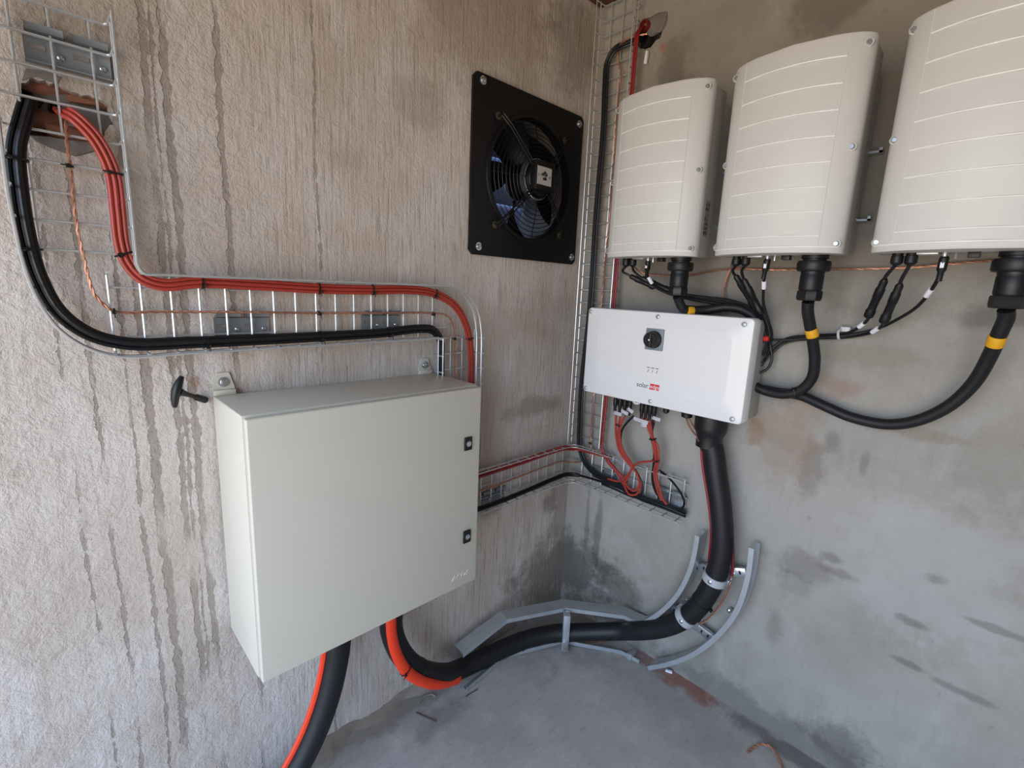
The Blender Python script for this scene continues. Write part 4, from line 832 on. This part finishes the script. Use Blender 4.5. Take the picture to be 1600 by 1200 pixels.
vr = [(0.0300,-0.1957,2.3756), (-0.0200,-0.2050,2.3548), (-0.0500,-0.2085,2.3271), (-0.0550,-0.2090,2.2794), (-0.0550,-0.2081,2.1887), (-0.0500,-0.2003,1.8954), (-0.0500,-0.1990,1.6015), (-0.0500,-0.2016,1.3380), (-0.0500,-0.2008,1.0332), (-0.0500,-0.1973,0.8728), (-0.0500,-0.1998,0.8136), (-0.0500,-0.2349,0.7744), (-0.0500,-0.2842,0.7405), (-0.0500,-0.3318,0.7102)]
for a, wh in ((.0045, 'left'), (-.0045, 'right')):
    cable('red_cable', offset_path(vr, OUTR, a, 0), .0044, M_DRED, 'dark red cable down the upright corner tray, %s of the pair' % wh, 'cable', 'red cables in the upright corner tray', sub=1)
bm = NB(); twist(bm, [(-0.0300,-0.2344,2.3242), (-0.0450,-0.1903,2.3244), (-0.0450,-0.1434,2.3202), (-0.0300,-0.1179,2.3121), (-0.0280,-0.1205,2.2721), (-0.0280,-0.1367,2.2192), (-0.0280,-0.1330,2.1733), (-0.0280,-0.1328,1.9766), (-0.0280,-0.1348,1.7477), (-0.0280,-0.1299,1.5812), (-0.0280,-0.1279,1.4083), (-0.0280,-0.1243,1.1765), (-0.0280,-0.1205,1.0424), (-0.0280,-0.1238,0.9338), (-0.0280,-0.1272,0.8231), (-0.0300,-0.1309,0.7623), (-0.0350,-0.0902,0.7259), (-0.0350,-0.0388,0.7078)] + [(-0.0881,-0.0280,0.7195), (-0.2025,-0.0280,0.7199), (-0.3864,-0.0280,0.7128), (-0.5639,-0.0280,0.7056)], .0036)
tag(link('bare_copper_wire', bm, M_COP), 'bare copper wire down the upright corner tray and left along the low tray', 'wire')
lb = [(-0.6032,-0.0420,0.6478), (-0.4956,-0.0420,0.6458), (-0.3255,-0.0420,0.6506), (-0.1651,-0.0420,0.6586), (-0.0832,-0.0500,0.6639), (-0.0500,-0.0795,0.6650), (-0.0450,-0.1604,0.6723), (-0.0420,-0.2701,0.6740), (-0.0420,-0.3882,0.6714), (-0.0420,-0.4705,0.6697), (-0.0380,-0.5259,0.6660), (-0.0360,-0.5603,0.6633)]
for (a, b), wh in zip(((.006, 0), (-.004, 0), (.001, .009)), ('lower', 'upper', 'front')):
    cable('black_cable', offset_path(lb, OUTL, a, b), .0048, M_BLK, 'black cable along the bottom of the low corner tray, %s of its three' % wh, 'cable', 'black cables in the low corner tray', sub=1)
lr = [(-0.6100,-0.0450,0.7795), (-0.5045,-0.0450,0.7805), (-0.3374,-0.0450,0.7828), (-0.1876,-0.0450,0.7883), (-0.1039,-0.0500,0.7893), (-0.0550,-0.0491,0.7792), (-0.0500,-0.1207,0.7835), (-0.0500,-0.1862,0.7878), (-0.0500,-0.2487,0.7920)]
for (a, b), wh in zip(((.006, 0), (-.006, 0)), ('lower', 'upper')):
    cable('red_cable', offset_path(lr, OUTL, a, b), .0056, M_DRED if wh == 'upper' else M_RED, 'red cable along the top of the low corner tray, %s of the pair' % wh, 'cable', 'red cables in the low corner tray', sub=1)
# leads from the panel into the tray
def small(pts, m, lab, r=.0042, nm=None):
    cable(nm or ('red_lead' if m is M_RED else 'black_lead'), pts, r, m, lab, 'cable', 'leads under the white panel', 7)
small([(-0.0850,-0.2774,0.9890), (-0.0850,-0.2782,0.9509), (-0.0800,-0.2841,0.8871), (-0.0750,-0.3002,0.8384), (-0.0700,-0.3353,0.8031), (-0.0600,-0.3754,0.7662), (-0.0600,-0.3963,0.7263), (-0.0600,-0.3838,0.6854), (-0.0600,-0.3507,0.6739), (-0.0550,-0.3248,0.6958), (-0.0500,-0.2948,0.7250), (-0.0500,-0.2520,0.7577), (-0.0500,-0.2187,0.7806)], M_RED, 'red lead with a full loop under the panel left end, outer of its loop')
small([(-0.0850,-0.2980,0.9858), (-0.0880,-0.2949,0.9502), (-0.0850,-0.2958,0.8910), (-0.0800,-0.3150,0.8409), (-0.0750,-0.3529,0.8016), (-0.0680,-0.3867,0.7588), (-0.0660,-0.3922,0.7213), (-0.0660,-0.3723,0.6962), (-0.0600,-0.3453,0.6987), (-0.0550,-0.3165,0.7198), (-0.0550,-0.2778,0.7478), (-0.0550,-0.2382,0.7765)], M_RED, 'red lead with a full loop under the panel left end, inner of its loop')
small([(-0.0850,-0.3180,0.9852), (-0.0900,-0.3049,0.9503), (-0.0880,-0.3070,0.8867), (-0.0830,-0.3318,0.8359), (-0.0780,-0.3637,0.7978), (-0.0700,-0.3356,0.7430), (-0.0600,-0.2970,0.7094), (-0.0500,-0.2421,0.6999)], M_RED, 'short red lead under the panel left end without a loop')
small([(-0.0850,-0.3535,0.9930), (-0.0850,-0.3288,0.9625), (-0.0800,-0.3064,0.9261), (-0.0750,-0.3026,0.8728), (-0.0700,-0.3277,0.8216), (-0.0600,-0.3686,0.7770), (-0.0550,-0.3980,0.7333), (-0.0550,-0.4020,0.6956), (-0.0550,-0.3795,0.6694), (-0.0500,-0.3365,0.6635), (-0.0450,-0.2730,0.6648), (-0.0450,-0.2100,0.6659)], M_BLK, 'black lead curving from under the white cable eye into the low tray')
small([(-0.0850,-0.3885,0.9958), (-0.0850,-0.4097,0.9715), (-0.0850,-0.4347,0.9338), (-0.0800,-0.4580,0.9074), (-0.0780,-0.4672,0.8608), (-0.0700,-0.4620,0.7958), (-0.0600,-0.4722,0.7465), (-0.0550,-0.4901,0.7009), (-0.0500,-0.5047,0.6845)], M_RED, 'red lead down the right side of the tied panel bunch')
small([(-0.0850,-0.4072,0.9951), (-0.0880,-0.4252,0.9659), (-0.0880,-0.4417,0.9337), (-0.0860,-0.4545,0.9004), (-0.0840,-0.4636,0.8538), (-0.0750,-0.4545,0.7947), (-0.0660,-0.4691,0.7345), (-0.0600,-0.4881,0.6966)], M_RED, 'red lead down the middle of the tied panel bunch')
small([(-0.0850,-0.4230,0.9939), (-0.0900,-0.4349,0.9590), (-0.0900,-0.4405,0.9314), (-0.0900,-0.4497,0.8950), (-0.0880,-0.4608,0.8538), (-0.0800,-0.4267,0.8347), (-0.0750,-0.3877,0.8171), (-0.0700,-0.3575,0.7812), (-0.0650,-0.3390,0.7349), (-0.0600,-0.3211,0.7066)], M_RED, 'red lead crossing left from the tied panel bunch to the looped leads')
small([(-0.0850,-0.4311,0.9909), (-0.0850,-0.4271,0.9562), (-0.0800,-0.4330,0.9227), (-0.0750,-0.4454,0.8785), (-0.0700,-0.4462,0.8208), (-0.0600,-0.4410,0.7665), (-0.0550,-0.4565,0.7196), (-0.0500,-0.4886,0.6888), (-0.0450,-0.5235,0.6748), (-0.0450,-0.5529,0.6808), (-0.0500,-0.5695,0.7082), (-0.0550,-0.5612,0.7385), (-0.0550,-0.5305,0.7697), (-0.0500,-0.4872,0.7939), (-0.0400,-0.4551,0.7990)], M_BLK, 'black lead with a long loop to the open end of the low tray')
small([(-0.0850,-0.4392,0.9880), (-0.0830,-0.4341,0.9527), (-0.0780,-0.4406,0.9146), (-0.0700,-0.4516,0.8669), (-0.0600,-0.4401,0.7991), (-0.0500,-0.4466,0.7353), (-0.0450,-0.4744,0.6976), (-0.0400,-0.5077,0.6776)], M_BLK, 'black lead beside the red ones in the tied panel bunch')
tie((-0.0860,-0.2941,0.9445), (0, 0, 1), OUTR, .012, .010, 'black cable tie on the looped red leads under the panel')
tie((-0.0860,-0.4414,0.9260), (0, 0.2, 1), OUTR, .012, .012, 'black cable tie high on the right bunch of panel leads')
tie((-0.0800,-0.4593,0.8492), (0, 0, 1), OUTR, .012, .012, 'black cable tie low on the right bunch of panel leads')
tie((-0.0300,-0.1259,0.8175), (0, 0, 1), OUTR, .006, .006, 'small black cable tie on the copper wire low in the upright tray')
for p, rt, w_, lab in (((-0.1000,-0.2931,0.9920), -.06, .034, 'white paper tag under the panel, leftmost of the row'), ((-0.1020,-0.3244,1.0041), -.30, .032, 'white paper tag under the panel, second from the left'), ((-0.1000,-0.3469,1.0159), -.45, .026, 'white paper tag under the panel, just left of the white cable eye'),
                       ((-0.1050,-0.3962,0.9886), -.08, .060, 'long white paper tag under the panel right of the cable eye'), ((-0.0980,-0.4068,0.9729), .1, .024, 'small white paper tag hanging below the long paper tag'), ((-0.0900,-0.4479,1.0050), -.12, .034, 'white paper tag under the panel, rightmost of the row')):
    p = V3(p); c_, s_ = math.cos(rt), math.sin(rt); r_ = Vector((0, -c_, s_)); u_ = Vector((0, s_, c_)); bm = NB()
    g_ = [[bm.verts.new(p + r_ * w_ * (i / 4 - .5) + u_ * .013 * (j - .5) + Vector((-.003 * math.sin(i / 4 * math.pi), 0, 0))) for j in range(2)] for i in range(5)]
    f_ = [bm.faces.new((g_[i][0], g_[i + 1][0], g_[i + 1][1], g_[i][1])) for i in range(4)]; bmesh.ops.solidify(bm, geom=f_, thickness=.0008)
    tag(link('paper_tag', bm, M_PAP), lab, 'label', 'white paper tags on the panel leads')
small([(-0.0850,-0.5568,1.0286), (-0.0900,-0.5707,1.0100), (-0.0950,-0.5889,0.9927), (-0.1100,-0.6129,0.9835), (-0.1200,-0.6279,0.9715)], M_COP, 'copper wire from the panel gland to the thick cable, left of two', .0034, 'bare_copper_wire')
small([(-0.0800,-0.5660,1.0276), (-0.0850,-0.5818,1.0118), (-0.0950,-0.6018,0.9981), (-0.1100,-0.6233,0.9883)], M_COP, 'copper wire from the panel gland to the thick cable, right of two', .0034, 'bare_copper_wire')

# ------------------------------------------------------------------ thick cable run to the floor
TK = [(UX, BG[1], .965)] + [(-0.0870,-0.6586,0.9511), (-0.0900,-0.6829,0.8700), (-0.0900,-0.7153,0.7461), (-0.0880,-0.7330,0.6148), (-0.0880,-0.7197,0.4948), (-0.0880,-0.6777,0.3744), (-0.0860,-0.6199,0.2845), (-0.0840,-0.5549,0.2164), (-0.0900,-0.4823,0.1654), (-0.0916,-0.3958,0.1120), (-0.1294,-0.3195,0.0830), (-0.1842,-0.2454,0.0640), (-0.2523,-0.1766,0.0520), (-0.3426,-0.1248,0.0440), (-0.4448,-0.0930,0.0380), (-0.5587,-0.0779,0.0400), (-0.6474,-0.0718,0.0480), (-0.7565,-0.1080,0.1125), (-0.8478,-0.1100,0.1804), (-0.9126,-0.1120,0.2623), (-0.9515,-0.1120,0.3482), (-0.9644,-0.1120,0.4154)] + [(-.955, -.112, .50), (-.955, -.112, .57)]
P = smooth_path(TK, 8); nP = len(P)
t = empty('thick_cable', P[nP // 2], 'thick black taped cable from the white panel along the floor up to the cabinet', 'cable')
bm = NB(); tube(bm, P, .0345, 20, 1); link('sheath', bm, M_BLKR, t)
for q, lab in ((.24, 'upper'), (.60, ''), (.66, ''), (.80, '')):
    i = int(q * nP); T, N = frames(P); bm = NB(); d = T[i]; lathe(bm, P[i] - d * .004, d, [(.0345, 0), (.0362, .001), (.0362, .007), (.0345, .008)], 20); obox(bm, P[i] + N[i] * .039, N[i], d.cross(N[i]), d, .007, .008, .009, .001); link('strap', bm, M_BLKP, t)
cable('red_cable', [(-0.1000,-0.6256,0.9671), (-0.0950,-0.6335,0.9010), (-0.0900,-0.6548,0.8156), (-0.0850,-0.6763,0.7298), (-0.0800,-0.6881,0.6511), (-0.0500,-0.6806,0.5285)], .0045, M_DRED, 'thin dark red cable running down the left side of the thick cable')
cable('red_cable', [(-0.0500,-0.7081,0.7543), (-0.0500,-0.7334,0.7062), (-0.0500,-0.7513,0.6323), (-0.0500,-0.7612,0.5544), (-0.0500,-0.7603,0.4943)], .004, M_DRED, 'thin dark red cable showing along the right side of the thick cable')
bm = NB(); twist(bm, [(-0.0550,-0.7631,0.5217), (-0.0600,-0.7604,0.4746), (-0.0600,-0.7410,0.4034), (-0.0600,-0.7053,0.3259), (-0.0550,-0.6728,0.2841), (-0.0500,-0.6180,0.2282), (0.0430,-0.4031,0.0350), (-0.0748,-0.3253,0.0160), (-0.1359,-0.2725,0.0100), (-0.1970,-0.2196,0.0100), (-0.2789,-0.1505,0.0080)], .0042)
tag(link('bare_copper_wire', bm, M_COP), 'bare copper wire under the thick cable in the curved ladder tray', 'wire')
ow = [(-.985, -.150, .57)] + [(-0.9872,-0.1520,0.4777), (-0.9854,-0.1520,0.4169), (-0.9707,-0.1520,0.3433), (-0.9373,-0.1520,0.2634), (-0.8779,-0.1480,0.1855), (-0.7957,-0.1400,0.1150), (-0.7028,-0.1200,0.0625)]
bm = NB(); tube(bm, ow, .017, 12, 6, ry=.010, up=(-1, 0, -.3)); oc = tag(link('orange_cable', bm, M_ORG), 'flat bright orange cable beside the thick cable under the cabinet right end', 'cable')
_q = smooth_path(ow, 6); _i = int(len(_q) * .56)
tie(_q[_i], _q[_i + 1] - _q[_i - 1], OUTL, .0185, .0115, 'black cable tie round the flat orange cable under the cabinet')
# second cable from the cabinet to the floor at lower left
RC = [(-1.13, -.13, .57), (-1.137, -.13, .47), (-1.152, -.13, .38), (-1.182, -.13, .28), (-1.225, -.13, .19), (-1.285, -.13, .11), (-1.36, -.13, .05), (-1.45, -.13, .032)]
t = empty('thick_cable', (-1.2, -.13, 0), 'thick black cable dropping to the floor from the cabinet left half', 'cable')
bm = NB(); tube(bm, RC, .034, 20, 8); link('sheath', bm, M_BLKR, t)
q = offset_path(RC, OUTL, -.036, -.004)
if q[3].x > -1.14: q = offset_path(RC, OUTL, .036, -.004)
cable('orange_cable', q, .0085, M_ORG, 'thin orange cable along the left side of the dropping thick cable', sub=1)
i = int(len(q) * .72); tie(q[i], q[i + 1] - q[i - 1], OUTL, .0092, .0092, 'black cable tie on the thin orange cable near the floor')

# ------------------------------------------------------------------ ladder trays and clamps
CH = [(-.002, 0), (.014, 0), (.014, .003), (.002, .003), (.002, .052), (.014, .052), (.014, .055), (-.002, .055)]
def rail(parent, path, up, prof, sub=6, name='side_rail'):
    bm = NB(); sweep(bm, prof, path, up, sub); return link(name, bm, M_ZINC, parent)
t = empty('curved_cable_ladder', (-0.0300,-0.5533,0.1067), 'curved galvanised cable ladder on the right wall holding the thick cable', 'cable ladder')
lr1 = [(-0.0800,-0.6504,0.6281), (-0.0800,-0.6477,0.5542), (-0.0800,-0.6360,0.4745), (-0.0800,-0.6060,0.3780), (-0.0800,-0.5602,0.2901), (-0.0800,-0.5095,0.2180), (-0.0800,-0.4695,0.1753)]
lr2 = [(-0.0800,-0.8145,0.6594), (-0.0800,-0.8158,0.5580), (-0.0800,-0.7993,0.4326), (-0.0800,-0.7541,0.3143), (-0.0800,-0.6794,0.1890), (-0.0800,-0.5953,0.0944), (-0.0800,-0.5142,0.0213)]
lr1 = [(-.03, p[1], p[2]) for p in lr1]; lr2 = [(-.03, p[1], max(p[2], .018)) for p in lr2]
rail(t, lr1, (-1, 0, 0), [(a, b) for a, b in CH]); rail(t, lr2, (-1, 0, 0), [(-a, b) for a, b in CH][::-1])
for a, b in (((-0.0300,-0.6226,0.4832), (-0.0300,-0.8026,0.5473)), ((-0.0300,-0.5595,0.2877), (-0.0300,-0.7265,0.2513))):
    a = V3(a); b = V3(b)
    if a is not None:
        d = (b - a); bm = NB(); obox(bm, (a + b) / 2 + Vector((-.008, 0, 0)), d, (1, 0, 0), d.cross(Vector((1, 0, 0))), d.length, .016, .030, .001); rg = link('rung', bm, M_BRIGHT, t)
        for q in (.10, .24, .76, .90):
            bm = NB(); obox(bm, a.lerp(b, q) + Vector((-.0165, 0, 0)), d, (1, 0, 0), d.cross(Vector((1, 0, 0))), .006, .0012, .011); link('slot', bm, M_HOLE, rg)
for p in [(-0.0300,-0.6506,0.4100), (-0.0300,-0.7607,0.3753)]:
    bm = NB(); lathe(bm, (-.012, p[1], p[2]), (-1, 0, 0), [(.007, 0), (.007, .016), (.004, .018)], 10); link('bolt', bm, M_BRIGHT, t)
# clamps round the thick cable
def clamp(i, label):
    T, N = frames(P); c_ = P[i]; d = T[i]; o_ = Vector((-1, 0, 0)); o_ = (o_ - d * o_.dot(d)).normalized(); s = d.cross(o_)
    t = empty('cable_clamp', c_, label, 'clamp', 'cable clamps on the thick cable')
    bm = NB(); n = 22; R_ = []
    for k in range(n + 1):
        a = math.radians(-15 + 210 * k / n); nr = s * math.cos(a) + o_ * math.sin(a)
        R_.append([bm.verts.new(c_ + nr * r + d * h) for r, h in ((.0352, -.014), (.0352, .014), (.0392, .014), (.0392, -.014))])
    for a, b in zip(R_, R_[1:]):
        for k in range(4): bm.faces.new((a[k], a[(k + 1) % 4], b[(k + 1) % 4], b[k]))
    bm.faces.new(R_[0][::-1]); bm.faces.new(R_[-1]); link('saddle', bm, mat('pale_grey_saddle', '#c3c5c8', 0.4, 0.3), t)
    for s_ in (-1, 1):
        bm = NB(); obox(bm, c_ + s * s_ * .040 - o_ * .022, s, o_, d, .005, .034, .028, .001); link('foot', bm, M_BRIGHT, t)
    bm = NB(); lathe(bm, c_ + o_ * .039, o_, [(.007, 0), (.007, .003), (.004, .005)], 12); link('bolt', bm, M_BRIGHT, t)
def nearest(p): p = V3(p); return min(range(nP), key=lambda i: (P[i] - p).length)
clamp(nearest((-0.0880,-0.7225,0.5082)), 'pale clamp round the thick cable, upper of two on the curved ladder')
clamp(nearest((-0.0900,-0.6477,0.3154)), 'pale clamp round the thick cable, lower of two on the curved ladder')

t = empty('floor_cable_tray', (-.22, -.2, 0), 'angled galvanised cable tray crossing the floor corner under the thick cable', 'cable tray')
plan = [(-.655, -.085), (-.455, -.106), (-.222, -.207), (-.082, -.394), (-.078, -.475)]
zt = [(-0.6550,-0.0850,0.1206)[2], (-0.4550,-0.1060,0.1768)[2], (-0.2220,-0.2070,0.1729)[2], (-0.0820,-0.3940,0.1756)[2], (-0.0780,-0.4750,0.1803)[2]]
zb = [.004, .004, .008, (-0.0820,-0.3940,-0.0003)[2], (-0.0780,-0.4750,0.0058)[2]]
def bent(zs, lipdir, plan=plan, web=.058):
    """folded sheet rail: horizontal web running back to the wall with a turned front lip"""
    bm = NB(); rows = []
    for i, ((x, y), z) in enumerate(zip(plan, zs)):
        a = Vector(plan[max(i - 1, 0)]); b = Vector(plan[min(i + 1, 4)]); d = (b - a).normalized(); back = Vector((-d.y, d.x)) 
        if back.x + back.y < 0: back = -back
        bx, by = x + back.x * web, y + back.y * web
        rows.append([bm.verts.new(q) for q in ((x, y, z), (x, y, z + lipdir * .016), (x + back.x * .003, y + back.y * .003, z + lipdir * .016), (x + back.x * .003, y + back.y * .003, z + lipdir * .003), (bx, by, z + lipdir * .003), (bx, by, z))])
    for a, b in zip(rows, rows[1:]):
        for k in range(6): bm.faces.new((a[k], a[(k + 1) % 6], b[(k + 1) % 6], b[k]))
    bm.faces.new(rows[0][::-1]); bm.faces.new(rows[-1]); return bm
link('side_rail', bent(zt, -1), M_ZINC, t, smooth=False); link('side_rail', bent(zb, 1, [(-.67, -.132)] + plan[1:], .022), M_ZINC, t, smooth=False)
bm = NB(); x, y = plan[2]; obox(bm, (x - .016, y - .020, zt[2] / 2), (1, -1, 0), (1, 1, 0), (0, 0, 1), .026, .036, zt[2] - .012, .001); rg = link('rung', bm, M_ZINC, t)
bm = NB(); obox(bm, (x - .031, y - .035, .034), (1, -1, 0), (1, 1, 0), (0, 0, 1), .020, .006, .040, .001); link('rung_clip', bm, M_BRIGHT, t)
bm = NB(); x, y = -.100, -.415; box(bm, x + .01, x + .05, y - .03, y - .01, zb[3] + .004, zb[3] + .03, .001); link('joint_plate', bm, M_ZINC, t)

# ------------------------------------------------------------------ floor bits
bm = NB(); p = (-0.0200,-0.5734,0.0000); obox(bm, (p[0], p[1], .004), (1, .4, 0), (-.4, 1, 0), (0, 0, 1), .012, .026, .008, .002); tag(link('plastic_offcut', bm, M_PAP), 'small white plastic offcut on the floor below the curved ladder', 'offcut')
bm = NB(); twist(bm, [(-0.1435,-0.9159,0.0040), (-0.1165,-0.9216,0.0060), (-0.0860,-0.9379,0.0120), (-0.0734,-0.9612,0.0120), (-0.0848,-0.9847,0.0080), (-0.1073,-1.0056,0.0040), (-0.1360,-1.0236,0.0040)], .0042); tag(link('copper_offcut', bm, M_COP), 'curled copper wire offcut lying on the floor at the bottom right', 'offcut')
bm = NB(); tube(bm, [(-0.8552,-0.0841,0.0030), (-0.8407,-0.1206,0.0030), (-0.8248,-0.1577,0.0030)], .0022, 6, 2); tag(link('wire_offcut', bm, M_DEB), 'thin dark wire offcut on the floor below the orange cable', 'offcut')
bm = NB(); tube(bm, [(-0.8230,-0.0545,0.0040), (-0.7968,-0.0512,0.0060), (-0.7728,-0.0599,0.0050), (-0.7661,-0.0741,0.0030)], .0025, 6, 3); tag(link('wood_splinter', bm, mat('pale_splinter', '#8c8171', 0.9)), 'pale curled splinter on the floor under the orange cable', 'debris')
bm = NB(); tube(bm, [(-0.6858,-0.1447,0.0030), (-0.6633,-0.1459,0.0030), (-0.6351,-0.1480,0.0030)], .002, 6, 2); tag(link('wire_offcut', bm, M_DEB), 'thin dark wire offcut on the floor right of the orange cable', 'offcut')
bm = NB(); p = (-1.3040,-0.0500,0.1023); chunk(bm, (p[0] + .0, -.05, .022), (.03, .03, .022), .005); tag(link('rubble_lump', bm, mat('rubble', '#5a4a40', 0.95, var=0.3, scale=50, bump=.6)), 'dark brown rubble lump on the floor at the left of the dropping cable', 'debris')
